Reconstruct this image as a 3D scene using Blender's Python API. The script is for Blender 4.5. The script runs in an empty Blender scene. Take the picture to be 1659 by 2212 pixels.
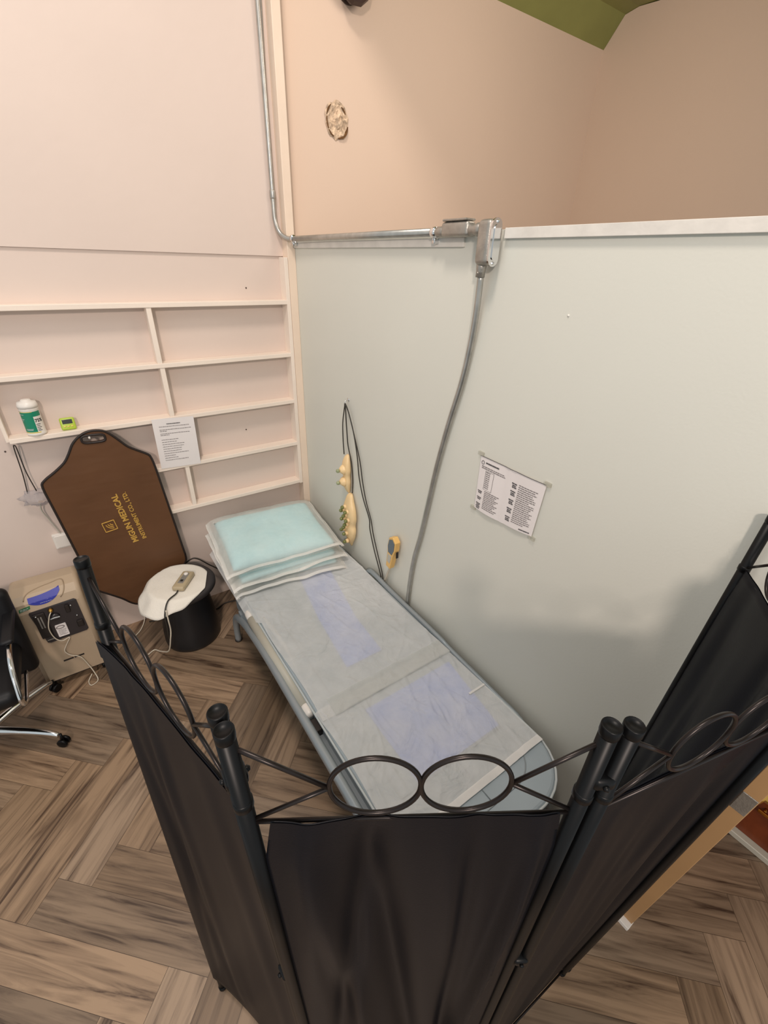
import bpy, bmesh, math, random
from math import sin, cos, pi, radians
from mathutils import Vector, Matrix, noise
random.seed(7)
V = Vector
SC = bpy.context.scene
COL = SC.collection

# ------------------------------------------------------------------ camera
cam_d = bpy.data.cameras.new('camera'); cam = bpy.data.objects.new('camera', cam_d); COL.objects.link(cam)
yaw, pitch, roll = 0.621, 0.515, -0.033
fw = V((sin(yaw)*cos(pitch), cos(yaw)*cos(pitch), -sin(pitch)))
rt = V((cos(yaw), -sin(yaw), 0)); dn = fw.cross(rt)
r2 = cos(roll)*rt + sin(roll)*dn; d2 = -sin(roll)*rt + cos(roll)*dn
cam.matrix_world = Matrix(((r2.x, -d2.x, -fw.x, -1.257), (r2.y, -d2.y, -fw.y, -2.797), (r2.z, -d2.z, -fw.z, 2.2), (0, 0, 0, 1)))
cam_d.sensor_fit = 'HORIZONTAL'; cam_d.sensor_width = 36.0
cam_d.lens = 955.4/1659*36.0
cam_d.clip_start = 0.02
SC.camera = cam

# ------------------------------------------------------------------ world and lights
w = bpy.data.worlds.new('world'); SC.world = w; w.use_nodes = True
w.node_tree.nodes['Background'].inputs[0].default_value = (0.89, 0.97, 1.0, 1)
w.node_tree.nodes['Background'].inputs[1].default_value = 0.64
def area(name, loc, target, size, power, color):
    l = bpy.data.lights.new(name, 'AREA'); l.shape = 'DISK'; l.size = size; l.energy = power; l.color = color
    o = bpy.data.objects.new(name, l); COL.objects.link(o); o.location = loc
    o.rotation_euler = (V(target)-V(loc)).to_track_quat('-Z', 'Y').to_euler()
    return o
area('ceiling_light_near', (-1.45, -2.15, 5.2), (-0.9, -0.9, 0.6), 0.7, 78, (1.0, 0.86, 0.76))
area('ceiling_light_behind', (-2.7, -4.9, 3.4), (-0.6, -1.5, 1.2), 0.35, 88, (1.0, 0.84, 0.74))
area('fill_light_beyond', (0.95, -1.7, 3.45), (0.7, 0.0, 2.6), 0.8, 12, (1.0, 0.86, 0.76))  # added lamp without a known fixture, brightens the beige walls
SC.view_settings.view_transform = 'Standard'; SC.view_settings.look = 'None'
SC.view_settings.gamma = 1.0; SC.view_settings.use_curve_mapping = False
SC.view_settings.exposure = 0.0

# ------------------------------------------------------------------ materials
def s2l(c): return tuple(((x/255)/12.92 if x/255 <= 0.04045 else ((x/255+0.055)/1.055)**2.4) for x in c)
def mat(name, rgb, rough=0.6, metal=0.0, var=0.06, scale=6.0, bump=0.0, bscale=60.0, spec=0.5, sheen=0.0, trans=0.0, coat=0.0):
    m = bpy.data.materials.new(name); m.use_nodes = True
    nt = m.node_tree; b = nt.nodes['Principled BSDF']
    c = s2l(rgb)
    tc = nt.nodes.new('ShaderNodeTexCoord'); n = nt.nodes.new('ShaderNodeTexNoise')
    n.inputs['Scale'].default_value = scale; n.inputs['Detail'].default_value = 4
    nt.links.new(tc.outputs['Object'], n.inputs['Vector'])
    r = nt.nodes.new('ShaderNodeValToRGB')
    r.color_ramp.elements[0].position = 0.3; r.color_ramp.elements[1].position = 0.7
    r.color_ramp.elements[0].color = (*[max(0, x*(1-var)) for x in c], 1)
    r.color_ramp.elements[1].color = (*[min(1, x*(1+var)) for x in c], 1)
    nt.links.new(n.outputs['Fac'], r.inputs['Fac']); nt.links.new(r.outputs['Color'], b.inputs['Base Color'])
    b.inputs['Roughness'].default_value = rough; b.inputs['Metallic'].default_value = metal
    b.inputs['Specular IOR Level'].default_value = spec
    b.inputs['Sheen Weight'].default_value = sheen
    b.inputs['Transmission Weight'].default_value = trans
    b.inputs['Coat Weight'].default_value = coat
    if bump:
        n2 = nt.nodes.new('ShaderNodeTexNoise'); n2.inputs['Scale'].default_value = bscale; n2.inputs['Detail'].default_value = 3
        nt.links.new(tc.outputs['Object'], n2.inputs['Vector'])
        bp = nt.nodes.new('ShaderNodeBump'); bp.inputs['Strength'].default_value = bump; bp.inputs['Distance'].default_value = 0.004
        nt.links.new(n2.outputs['Fac'], bp.inputs['Height']); nt.links.new(bp.outputs['Normal'], b.inputs['Normal'])
    return m
def veil(name, rgb, alpha=0.6, tl=0.3, rough=0.8, crease=0.3):
    """thin nonwoven sheet: diffuse + translucent over transparent"""
    m = bpy.data.materials.new(name); m.use_nodes = True; nt = m.node_tree; nt.nodes.clear()
    out = nt.nodes.new('ShaderNodeOutputMaterial'); mx = nt.nodes.new('ShaderNodeMixShader'); mx2 = nt.nodes.new('ShaderNodeMixShader')
    d = nt.nodes.new('ShaderNodeBsdfDiffuse'); t = nt.nodes.new('ShaderNodeBsdfTranslucent'); tp = nt.nodes.new('ShaderNodeBsdfTransparent')
    c = (*s2l(rgb), 1); d.inputs[0].default_value = c; t.inputs[0].default_value = c
    mx.inputs[0].default_value = tl; nt.links.new(d.outputs[0], mx.inputs[1]); nt.links.new(t.outputs[0], mx.inputs[2])
    tc = nt.nodes.new('ShaderNodeTexCoord'); n = nt.nodes.new('ShaderNodeTexNoise'); n.inputs['Scale'].default_value = 9; n.inputs['Detail'].default_value = 6
    nt.links.new(tc.outputs['Object'], n.inputs['Vector'])
    mr = nt.nodes.new('ShaderNodeMapRange'); mr.inputs[1].default_value = 0.3; mr.inputs[2].default_value = 0.7
    mr.inputs[3].default_value = alpha-0.07; mr.inputs[4].default_value = alpha+0.07
    nt.links.new(n.outputs['Fac'], mr.inputs[0]); nt.links.new(mr.outputs[0], mx2.inputs[0])
    nt.links.new(tp.outputs[0], mx2.inputs[1]); nt.links.new(mx.outputs[0], mx2.inputs[2]); nt.links.new(mx2.outputs[0], out.inputs[0])
    n3 = nt.nodes.new('ShaderNodeTexNoise'); n3.inputs['Scale'].default_value = 7; n3.inputs['Detail'].default_value = 8; n3.inputs['Distortion'].default_value = 1.5
    nt.links.new(tc.outputs['Object'], n3.inputs['Vector'])
    bp = nt.nodes.new('ShaderNodeBump'); bp.inputs['Strength'].default_value = crease; bp.inputs['Distance'].default_value = 0.02
    nt.links.new(n3.outputs['Fac'], bp.inputs['Height']); nt.links.new(bp.outputs[0], d.inputs['Normal'])
    return m
def wood(name, light, dark, sx, sy, rough=0.45, tone=True, use_uv=True, knots=True):
    m = bpy.data.materials.new(name); m.use_nodes = True; nt = m.node_tree; b = nt.nodes['Principled BSDF']
    L = nt.links.new
    if use_uv:
        src = nt.nodes.new('ShaderNodeUVMap'); src.uv_map = 'UVMap'; so = src.outputs[0]
    else:
        src = nt.nodes.new('ShaderNodeTexCoord'); so = src.outputs['Object']
    mp = nt.nodes.new('ShaderNodeMapping'); mp.inputs['Scale'].default_value = (sx, sy, sy); L(so, mp.inputs[0])
    n = nt.nodes.new('ShaderNodeTexNoise'); n.inputs['Scale'].default_value = 1.0; n.inputs['Detail'].default_value = 7; n.inputs['Roughness'].default_value = 0.62; n.inputs['Distortion'].default_value = 1.1
    L(mp.outputs[0], n.inputs['Vector'])
    # broad cathedral figure
    mp2 = nt.nodes.new('ShaderNodeMapping'); mp2.inputs['Scale'].default_value = (sx*0.55, sy*0.36, sy*0.36); L(so, mp2.inputs[0])
    n2 = nt.nodes.new('ShaderNodeTexNoise'); n2.inputs['Scale'].default_value = 1.0; n2.inputs['Detail'].default_value = 2; n2.inputs['Distortion'].default_value = 0.8
    L(mp2.outputs[0], n2.inputs['Vector'])
    mul = nt.nodes.new('ShaderNodeMath'); mul.operation = 'MULTIPLY'; mul.inputs[1].default_value = 20; L(n2.outputs['Fac'], mul.inputs[0])
    sn = nt.nodes.new('ShaderNodeMath'); sn.operation = 'SINE'; L(mul.outputs[0], sn.inputs[0])
    ma = nt.nodes.new('ShaderNodeMath'); ma.operation = 'MULTIPLY_ADD'; ma.inputs[1].default_value = 0.05; L(sn.outputs[0], ma.inputs[0]); L(n.outputs['Fac'], ma.inputs[2])
    r = nt.nodes.new('ShaderNodeValToRGB'); e = r.color_ramp.elements
    e[0].position = 0.30; e[0].color = (*s2l(dark), 1); e[1].position = 0.60; e[1].color = (*s2l(light), 1)
    mid = e.new(0.42); mid.color = (*[a*0.45+c*0.55 for a, c in zip(s2l(dark), s2l(light))], 1)
    L(ma.outputs[0], r.inputs['Fac'])
    # occasional knots
    last = r.outputs['Color']
    vo = nt.nodes.new('ShaderNodeTexVoronoi'); vo.inputs['Scale'].default_value = 1.0
    mp3 = nt.nodes.new('ShaderNodeMapping'); mp3.inputs['Scale'].default_value = (1.3, 3.2, 3.2); L(so, mp3.inputs[0]); L(mp3.outputs[0], vo.inputs['Vector'])
    kr = nt.nodes.new('ShaderNodeValToRGB'); kr.color_ramp.elements[0].position = 0.03; kr.color_ramp.elements[0].color = (0.28, 0.24, 0.2, 1)
    kr.color_ramp.elements[1].position = 0.10; kr.color_ramp.elements[1].color = (1, 1, 1, 1); L(vo.outputs['Distance'], kr.inputs[0])
    mk = nt.nodes.new('ShaderNodeMix'); mk.data_type = 'RGBA'; mk.blend_type = 'MULTIPLY'; mk.inputs[0].default_value = 0.6 if knots else 0.0
    L(last, mk.inputs[6]); L(kr.outputs[0], mk.inputs[7]); last = mk.outputs[2]
    if tone:
        at = nt.nodes.new('ShaderNodeAttribute'); at.attribute_name = 'tone'
        mt = nt.nodes.new('ShaderNodeMix'); mt.data_type = 'RGBA'; mt.blend_type = 'MULTIPLY'; mt.inputs[0].default_value = 1
        L(last, mt.inputs[6]); L(at.outputs['Color'], mt.inputs[7]); last = mt.outputs[2]
    L(last, b.inputs['Base Color'])
    b.inputs['Roughness'].default_value = rough
    bp = nt.nodes.new('ShaderNodeBump'); bp.inputs['Strength'].default_value = 0.18; bp.inputs['Distance'].default_value = 0.002
    L(n.outputs['Fac'], bp.inputs['Height']); L(bp.outputs[0], b.inputs['Normal'])
    return m
M = {}
M['wallA'] = mat('painted_plaster_pink_white', (216, 199, 188), 0.6, var=0.025, scale=1.3, bump=0.25, bscale=18)
M['shelf'] = mat('white_gloss_paint', (236, 222, 208), 0.45, var=0.03, scale=3, bump=0.2, bscale=40)
M['post'] = mat('cream_paint', (232, 212, 192), 0.5, var=0.04, scale=4, bump=0.3, bscale=30)
M['part'] = mat('pale_green_grey_paint', (212, 212, 202), 0.5, var=0.02, scale=1.1, bump=0.08, bscale=120)
M['cap'] = mat('worn_white_trim', (216, 212, 204), 0.5, var=0.07, scale=14, bump=0.3, bscale=40)
M['beige'] = mat('beige_wall_paint', (224, 200, 180), 0.6, var=0.015, scale=1.0, bump=0.12, bscale=70)
M['green'] = mat('olive_green_paint', (138, 140, 78), 0.5, var=0.12, scale=3.0, bump=0.4, bscale=12)
M['floor'] = wood('herringbone_wood', (148, 125, 102), (70, 52, 39), 1.8, 28, 0.40)
M['maho'] = wood('polished_mahogany', (122, 58, 28), (72, 30, 14), 6, 3, 0.25, tone=False, use_uv=False, knots=False)
M['dooredge'] = mat('tan_door_paint', (178, 138, 94), 0.5, var=0.05, scale=5)
M['black'] = mat('black_enamel', (8, 8, 9), 0.4, var=0.1, scale=20, spec=0.22)
M['wire'] = mat('bronze_black_wire', (40, 34, 32), 0.32, metal=0.6, var=0.15, scale=30)
M['fabric'] = mat('black_nylon_fabric', (11, 12, 18), 0.42, var=0.12, scale=3, bump=0.05, bscale=300, sheen=0.0, spec=0.16)
M['galv'] = mat('galvanised_steel', (178, 176, 170), 0.34, metal=0.8, var=0.12, scale=25)
M['cast'] = mat('cast_aluminium', (168, 163, 155), 0.42, metal=0.8, var=0.12, scale=30, bump=0.2, bscale=150)
M['chrome'] = mat('chrome', (225, 225, 225), 0.12, metal=1.0, var=0.03)
M['brown'] = mat('brown_leatherette', (98, 66, 42), 0.5, var=0.10, scale=5, bump=0.25, bscale=9, spec=0.4)
M['piping'] = mat('dark_piping', (34, 24, 20), 0.5)
M['gold'] = mat('gold_print', (214, 170, 84), 0.4, metal=0.2, var=0.1)
M['white'] = mat('white_plastic', (228, 222, 214), 0.35, var=0.02)
M['paper'] = mat('white_paper', (228, 222, 220), 0.8, var=0.02)
M['ink'] = mat('grey_ink', (118, 112, 112), 0.8)
M['inkdark'] = mat('dark_ink', (84, 82, 84), 0.8)
M['tealbl'] = mat('green_label', (12, 128, 96), 0.45, var=0.05)
M['lime'] = mat('lime_plastic', (172, 196, 62), 0.4)
M['lcd'] = mat('dark_lcd', (44, 44, 42), 0.2)
M['yellow'] = mat('yellow_button', (216, 196, 92), 0.4)
M['conc'] = mat('beige_plastic', (176, 156, 132), 0.5, var=0.05, scale=4, bump=0.1, bscale=120)
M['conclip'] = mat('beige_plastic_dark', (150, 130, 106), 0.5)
M['panel'] = mat('charcoal_panel', (46, 42, 44), 0.3, var=0.1)
M['blue'] = mat('blue_label', (36, 44, 150), 0.4)
M['greenlbl'] = mat('green_sticker', (38, 104, 62), 0.5)
M['slot'] = mat('dark_slot', (36, 28, 24), 0.7)
M['bedgrey'] = mat('grey_vinyl', (156, 168, 174), 0.45, var=0.05, scale=6, bump=0.1, bscale=60)
M['bedblue'] = mat('periwinkle_vinyl', (134, 158, 218), 0.5, var=0.06, scale=4)
M['rail'] = mat('silver_grey_paint', (150, 158, 162), 0.32, metal=0.35, var=0.04)
M['bolster'] = mat('warm_grey_plastic', (186, 182, 168), 0.45, var=0.03)
M['seam'] = mat('pale_seam', (186, 192, 192), 0.5)
M['sheet'] = veil('nonwoven_sheet', (236, 236, 234), 0.58, 0.15, crease=1.0)
M['hem'] = veil('sheet_hem', (216, 218, 214), 0.40, 0.15, crease=0.8)
M['cover'] = veil('nonwoven_pillow_cover', (244, 242, 236), 0.42, 0.35, crease=0.5)
M['coverseam'] = veil('nonwoven_seam', (244, 242, 238), 0.80, 0.2, crease=0.2)
M['cyan'] = mat('light_cyan_pillowcase', (178, 224, 231), 0.8, var=0.04, scale=8, bump=0.5, bscale=14)
M['towel'] = mat('white_towel', (232, 226, 214), 0.95, var=0.03, bump=0.5, bscale=160)
M['stool'] = mat('black_rubber', (24, 24, 27), 0.42, var=0.08)
M['stooltop'] = mat('charcoal_seat', (52, 48, 48), 0.6, var=0.08)
M['rem'] = mat('beige_remote_plastic', (178, 162, 132), 0.4)
M['remgrey'] = mat('remote_grey_panel', (132, 128, 122), 0.4)
M['cream'] = mat('aged_cream_plastic', (236, 206, 156), 0.35, var=0.05, scale=12)
M['amber'] = mat('amber_cream_plastic', (232, 188, 112), 0.35, var=0.05)
M['jade'] = mat('green_jade', (112, 118, 66), 0.15, var=0.2, scale=40, spec=0.7)
M['jadelt'] = mat('pale_jade', (150, 158, 120), 0.15, var=0.2, scale=40, spec=0.7)
M['cord'] = mat('dark_cord', (46, 42, 36), 0.5)
M['whitecord'] = mat('white_cord', (206, 196, 178), 0.5)
M['clear'] = veil('clear_vinyl', (196, 192, 196), 0.40, 0.3, crease=1.0)
M['screenprint'] = mat('slate_screen', (96, 108, 116), 0.25)
M['chair'] = mat('black_leather', (14, 14, 17), 0.5, var=0.1, spec=0.35)
M['plaster'] = mat('torn_plaster', (206, 182, 156), 0.9, var=0.45, scale=50, bump=1.0, bscale=60)
M['holeedge'] = mat('hole_shadow_brown', (104, 72, 40), 0.95, var=0.3, scale=60)
M['darkbrown'] = mat('dark_brown_metal', (60, 42, 36), 0.5, var=0.15)
M['tape'] = veil('clear_tape', (206, 204, 190), 0.4, 0.2, crease=0.0)
M['brass'] = mat('brass', (214, 164, 84), 0.2, metal=1.0)

nt = M['brown'].node_tree; bs = nt.nodes['Principled BSDF']
tc = nt.nodes.new('ShaderNodeTexCoord'); mp = nt.nodes.new('ShaderNodeMapping'); mp.inputs['Scale'].default_value = (1.8, 1, 6); mp.inputs['Rotation'].default_value = (0, radians(12), 0)
nn_ = nt.nodes.new('ShaderNodeTexNoise'); nn_.inputs['Scale'].default_value = 1.0; nn_.inputs['Detail'].default_value = 3
nt.links.new(tc.outputs['Object'], mp.inputs[0]); nt.links.new(mp.outputs[0], nn_.inputs['Vector'])
bp = nt.nodes.new('ShaderNodeBump'); bp.inputs['Strength'].default_value = 0.35; bp.inputs['Distance'].default_value = 0.03
nt.links.new(nn_.outputs['Fac'], bp.inputs['Height']); nt.links.new(bp.outputs[0], bs.inputs['Normal'])
# ------------------------------------------------------------------ helpers
ORG = {}
def thing(name, label, cat, loc=(0, 0, 0), group=None):
    o = bpy.data.objects.new(name, None); COL.objects.link(o); o.empty_display_size = 0.05
    o.location = loc; ORG[o] = V(loc); o['label'] = label; o['category'] = cat
    if group: o['group'] = group
    return o
def obj(name, bm, m, parent=None, smooth=False, recalc=True, label=None):
    if recalc: bmesh.ops.recalc_face_normals(bm, faces=bm.faces[:])
    if parent is not None:
        org = ORG[parent]; bmesh.ops.translate(bm, verts=bm.verts[:], vec=-org)
    me = bpy.data.meshes.new(name); bm.to_mesh(me); bm.free(); me.materials.append(m)
    if smooth: me.polygons.foreach_set('use_smooth', [True]*len(me.polygons))
    o = bpy.data.objects.new(name, me); COL.objects.link(o)
    if parent is not None: o.parent = parent; ORG[o] = ORG[parent]
    else: ORG[o] = V((0, 0, 0))
    if label: o['label'] = label
    return o
def top(name, bm, m, label, cat, smooth=False, group=None):
    """a thing that is one mesh, origin moved to the base of its bounds"""
    xs = [v.co.x for v in bm.verts]; ys = [v.co.y for v in bm.verts]; zs = [v.co.z for v in bm.verts]
    c = V(((min(xs)+max(xs))/2, (min(ys)+max(ys))/2, min(zs)))
    bmesh.ops.translate(bm, verts=bm.verts[:], vec=-c)
    o = obj(name, bm, m, None, smooth); o.location = c; ORG[o] = c
    o['label'] = label; o['category'] = cat
    if group: o['group'] = group
    return o
def struct(name, bm, m, smooth=False):
    o = obj(name, bm, m, None, smooth); o['kind'] = 'structure'; return o
def B(): return bmesh.new()
def box(bm, x0, x1, y0, y1, z0, z1, bev=0.0, seg=2):
    r = bmesh.ops.create_cube(bm, size=1.0)['verts']
    for v in r: v.co = V(((x0+x1)/2+v.co.x*(x1-x0), (y0+y1)/2+v.co.y*(y1-y0), (z0+z1)/2+v.co.z*(z1-z0)))
    if bev:
        es = list({e for v in r for e in v.link_edges})
        bmesh.ops.bevel(bm, geom=es, offset=bev, segments=seg, profile=0.5, affect='EDGES')
    return bm
def obox(bm, c, ax, ay, az, size, bev=0.0, seg=2):
    """box with own axes"""
    b2 = bmesh.new(); box(b2, -size[0]/2, size[0]/2, -size[1]/2, size[1]/2, -size[2]/2, size[2]/2, bev, seg)
    mt = Matrix(((ax[0], ay[0], az[0], c[0]), (ax[1], ay[1], az[1], c[1]), (ax[2], ay[2], az[2], c[2]), (0, 0, 0, 1)))
    b2.transform(mt); me = bpy.data.meshes.new('tmp'); b2.to_mesh(me); b2.free(); bm.from_mesh(me); bpy.data.meshes.remove(me)
    return bm
def spl(pts, n=6, closed=False):
    P = [V(p) for p in pts]; out = []; N = len(P)
    rng = N if closed else N-1
    for i in range(rng):
        p0 = P[(i-1) % N] if closed or i > 0 else P[0]*2-P[1]
        p1 = P[i]; p2 = P[(i+1) % N]
        p3 = P[(i+2) % N] if closed or i+2 < N else P[-1]*2-P[-2]
        for k in range(n):
            t = k/n; out.append(0.5*((2*p1)+(p2-p0)*t+(2*p0-5*p1+4*p2-p3)*t*t+(3*p1-p0-3*p2+p3)*t**3))
    if not closed: out.append(P[-1])
    return out
def tube(bm, pts, r, n=10, closed=False, cap=True, ry=None, up=None):
    P = [V(p) for p in pts]; N = len(P); rings = []
    rad = r if callable(r) else (lambda t: r)
    prev = None
    for i, p in enumerate(P):
        if closed: t = (P[(i+1) % N]-P[i-1]).normalized()
        else: t = (P[min(i+1, N-1)]-P[max(i-1, 0)]).normalized()
        if up is not None: a = V(up)-t*t.dot(V(up)); a.normalize()
        elif prev is None:
            a = t.orthogonal().normalized()
        else:
            a = prev-t*t.dot(prev); a.normalize()
        prev = a; b = t.cross(a)
        rr = rad(i/(N-1 if N > 1 else 1)); r_y = rr if ry is None else ry
        rings.append([bm.verts.new(p+a*rr*cos(2*pi*k/n)+b*r_y*sin(2*pi*k/n)) for k in range(n)])
    for i in range(N if closed else N-1):
        A, C = rings[i], rings[(i+1) % N]
        for k in range(n): bm.faces.new((A[k], A[(k+1) % n], C[(k+1) % n], C[k]))
    if cap and not closed:
        bm.faces.new(rings[0][::-1]); bm.faces.new(rings[-1])
    return bm
def lathe(bm, prof, c, n=32, axis=(0, 0, 1), cap=True):
    az = V(axis).normalized(); ax = az.orthogonal().normalized(); ay = az.cross(ax); c = V(c); rings = []
    for r, z in prof: rings.append([bm.verts.new(c+az*z+(ax*cos(2*pi*k/n)+ay*sin(2*pi*k/n))*max(r, 1e-5)) for k in range(n)])
    for A, C in zip(rings, rings[1:]):
        for k in range(n): bm.faces.new((A[k], A[(k+1) % n], C[(k+1) % n], C[k]))
    if cap: bm.faces.new(rings[0][::-1]); bm.faces.new(rings[-1])
    return bm
def prism(bm, pts, f, t0, t1):
    """pts 2-D outline, f(u, v, t) -> 3-D"""
    a = [bm.verts.new(f(u, v, t0)) for u, v in pts]; b = [bm.verts.new(f(u, v, t1)) for u, v in pts]
    bm.faces.new(a[::-1]); bm.faces.new(b); n = len(pts)
    for i in range(n): bm.faces.new((a[i], a[(i+1) % n], b[(i+1) % n], b[i]))
    return bm
def grid(bm, nu, nv, f, thick=None):
    vs = [[bm.verts.new(f(i/nu, j/nv)) for j in range(nv+1)] for i in range(nu+1)]
    for i in range(nu):
        for j in range(nv): bm.faces.new((vs[i][j], vs[i+1][j], vs[i+1][j+1], vs[i][j+1]))
    return vs
def ball(bm, c, r, sub=2, sc=(1, 1, 1)):
    vs = bmesh.ops.create_icosphere(bm, subdivisions=sub, radius=1)['verts']
    for v in vs: v.co = V(c)+V((v.co.x*r*sc[0], v.co.y*r*sc[1], v.co.z*r*sc[2]))
    return bm
def text_bm(s, size, o, ux, uy, ext=0.0004, align='LEFT', bold=0.0):
    cu = bpy.data.curves.new('txt', 'FONT'); cu.body = s; cu.size = size; cu.extrude = ext; cu.align_x = align; cu.resolution_u = 2; cu.offset = bold
    ob = bpy.data.objects.new('txt', cu); COL.objects.link(ob)
    me = bpy.data.meshes.new_from_object(ob.evaluated_get(bpy.context.evaluated_depsgraph_get()))
    bpy.data.objects.remove(ob); bm = bmesh.new(); bm.from_mesh(me); bpy.data.meshes.remove(me)
    ux = V(ux).normalized(); uy = V(uy).normalized(); uz = ux.cross(uy); o = V(o)
    for v in bm.verts: v.co = o+ux*v.co.x+uy*v.co.y+uz*v.co.z
    return bm
def dashes(bm, f, rows, th=0.0035, gap=0.002, wl=0.009):
    """printed lines that read as small blurred words: f(u, v) -> 3-D on the sheet"""
    for (u0, u1, v) in rows:
        u = u0
        while u < u1-0.002:
            l = min(u1-u, random.uniform(wl*0.5, wl*1.7))
            q = [f(u, v), f(u+l, v), f(u+l, v+th), f(u, v+th)]
            bm.faces.new([bm.verts.new(p) for p in q]); u += l+gap
    return bm
def join_bm(dst, src):
    me = bpy.data.meshes.new('t'); src.to_mesh(me); src.free(); dst.from_mesh(me); bpy.data.meshes.remove(me)

# ================================================================== STRUCTURE
# floor: large-format wood planks laid in herringbone at 45 degrees, one quad per plank
bm = B(); uvl = bm.loops.layers.uv.new('UVMap'); tone = bm.loops.layers.float_color.new('tone')
U = V((1, 1, 0)).normalized(); W_ = V((1, -1, 0)).normalized(); PW, PL = 0.15, 0.735
def plank(p, along, across, rnd):
    g = 0.0007
    q = [p+along*g+across*g, p+along*(PL-g)+across*g, p+along*(PL-g)+across*(PW-g), p+along*g+across*(PW-g)]
    ins = all(v.x > -4.2 and v.x < 3.2 and v.y > -4.6 and v.y < 1.2 for v in q)
    f = bm.faces.new([bm.verts.new(v) for v in q])
    ou, ov = rnd.uniform(0, 60), rnd.uniform(0, 60)
    t = rnd.choice([0.66, 0.76, 0.84, 0.92, 1.0, 1.08, 1.16]); warm = rnd.uniform(-0.04, 0.05)
    c = (t*(1+warm), t, t*(1-warm*1.4), 1)
    for l, (a, b) in zip(f.loops, [(0, 0), (PL, 0), (PL, PW), (0, PW)]):
        l[uvl].uv = (a+ou, b+ov); l[tone] = c
rnd = random.Random(11)
T = V((-0.873, -0.888, 0)); step = V((PW*math.sqrt(2), 0, 0)); period = -U*PL+W_*PL+W_*PW+U*PW
for r_ in range(-2, 5):
    T1 = T+period*r_
    for k in range(-40, 40):
        P = T1+step*k
        plank(P-U*PL, U, W_, rnd)
        Bk = P-U*PL+W_*PW
        plank(Bk, W_, U, rnd)
for co, no in (((-3.2, 0, 0), (-1, 0, 0)), ((2.6, 0, 0), (1, 0, 0)), ((0, -4.6, 0), (0, -1, 0)), ((0, 0.02, 0), (0, 1, 0))):
    bmesh.ops.bisect_plane(bm, geom=bm.verts[:]+bm.edges[:]+bm.faces[:], plane_co=co, plane_no=no, clear_outer=True)
b2 = B(); box(b2, -3.2, 2.6, -4.6, 0.02, -0.06, -0.0006)
ul2 = b2.loops.layers.uv.new('UVMap'); tn2 = b2.loops.layers.float_color.new('tone')
for f in b2.faces:
    for l in f.loops: l[tn2] = (0.3, 0.27, 0.25, 1)
join_bm(bm, b2)
bmesh.ops.recalc_face_normals(bm, faces=bm.faces[:])
for f in bm.faces:
    if abs(f.normal.z) > 0.9 and f.calc_center_median().z > -0.0003 and f.normal.z < 0: f.normal_flip()
me = bpy.data.meshes.new('floor'); bm.to_mesh(me); bm.free(); me.materials.append(M['floor'])
fl = bpy.data.objects.new('floor', me); COL.objects.link(fl); fl['kind'] = 'structure'; ORG[fl] = V((0, 0, 0))

bm = B(); box(bm, -3.2, 0.0, 0.0, 0.12, 0, 2.21); box(bm, -3.2, 0.0, -0.011, 0.12, 2.21, 4.3)
wl = struct('wall_left', bm, M['wallA'])
bm = B()
for (x, z) in ((-0.39, 1.215), (-0.285, 2.045), (-1.62, 1.31)): lathe(bm, [(0.0045, 0), (0.004, 0.002), (0.0001, 0.003)], (x, 0.0, z), 10, (0, -1, 0), True)
obj('nail_dot', bm, M['darkbrown'], wl, label='tiny dark nail dots')
# partition: pale green panel wall with a white cap, and the beige walls beyond it
bm = B(); box(bm, 0.0, 0.055, -2.74, -0.02, 0, 2.30)
wr = struct('wall_right', bm, M['part'])
bm = B(); ball(bm, (0, -1.941, 2.077), 0.004, 1); obj('screw_head', bm, M['white'], wr, True)
bm = B(); box(bm, -0.013, 0.066, -2.75, -1.66, 2.274, 2.303, 0.001, 1); box(bm, -0.010, 0.03, -1.475, -0.082, 2.252, 2.281, 0.001, 1)
struct('trim_1', bm, M['cap'])
bm = B(); box(bm, -0.048, 0.0, -0.08, 0.0, 0, 4.3, 0.003, 2)
tr = struct('trim_2', bm, M['post'])
bm = B(); box(bm, 0.0, 2.58, 0.0, 0.12, 0, 3.60)
wb = struct('wall_back', bm, M['beige'])
# far right wall with the cove that curls up into the green ceiling
out = [(0.0, 0), (-4.4, 0), (-4.4, 3.72), (-0.6, 3.735), (-0.375, 3.745), (-0.216, 3.757), (-0.121, 3.742), (-0.072, 3.68), (0.0, 3.59)]
bm = B(); prism(bm, out, lambda u, v, t: V((t, u, v)), 2.58, 2.7); struct('wall_far', bm, M['beige'])
bm = B()
prism(bm, [(0.12, 4.0), (0.12, 3.592), (0.0, 3.592), (-0.072, 3.682), (-0.121, 3.744), (-0.216, 3.759), (-0.6, 3.74), (-4.4, 3.724), (-4.4, 4.0)], lambda u, v, t: V((t, u, v)), 0.0, 2.64)
struct('ceiling', bm, M['green'])
# broken patch in the beige wall
bm = B(); c = V((0.333, -0.002, 2.872)); rr = random.Random(3)
n = 26; ring = []; ring2 = []
for k in range(n):
    a = 2*pi*k/n; rx = 0.073*(1+rr.uniform(-.08, .1)); rz = 0.083*(1+rr.uniform(-.08, .1))
    ring.append(bm.verts.new(c+V((rx*cos(a), rr.uniform(-.004, 0), rz*sin(a)))))
    ring2.append((rx, rz, a))
prevr = ring
for q_ in range(1, 11):
    s_ = 1-q_/10.5; cur = []
    for (rx, rz, a) in ring2:
        px, pz = rx*s_*cos(a), rz*s_*sin(a)
        d = 0.010*noise.noise(V((px*45, pz*45, 2.0)))+0.006*noise.noise(V((px*110, pz*110, 5.0)))
        cur.append(bm.verts.new(c+V((px, -0.005+d, pz))))
    for k in range(n): bm.faces.new((prevr[k], prevr[(k+1) % n], cur[(k+1) % n], cur[k]))
    prevr = cur
bm.faces.new(prevr)
hp = obj('broken_plaster', bm, M['plaster'], wb, label='round broken patch of rough plaster')
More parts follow.
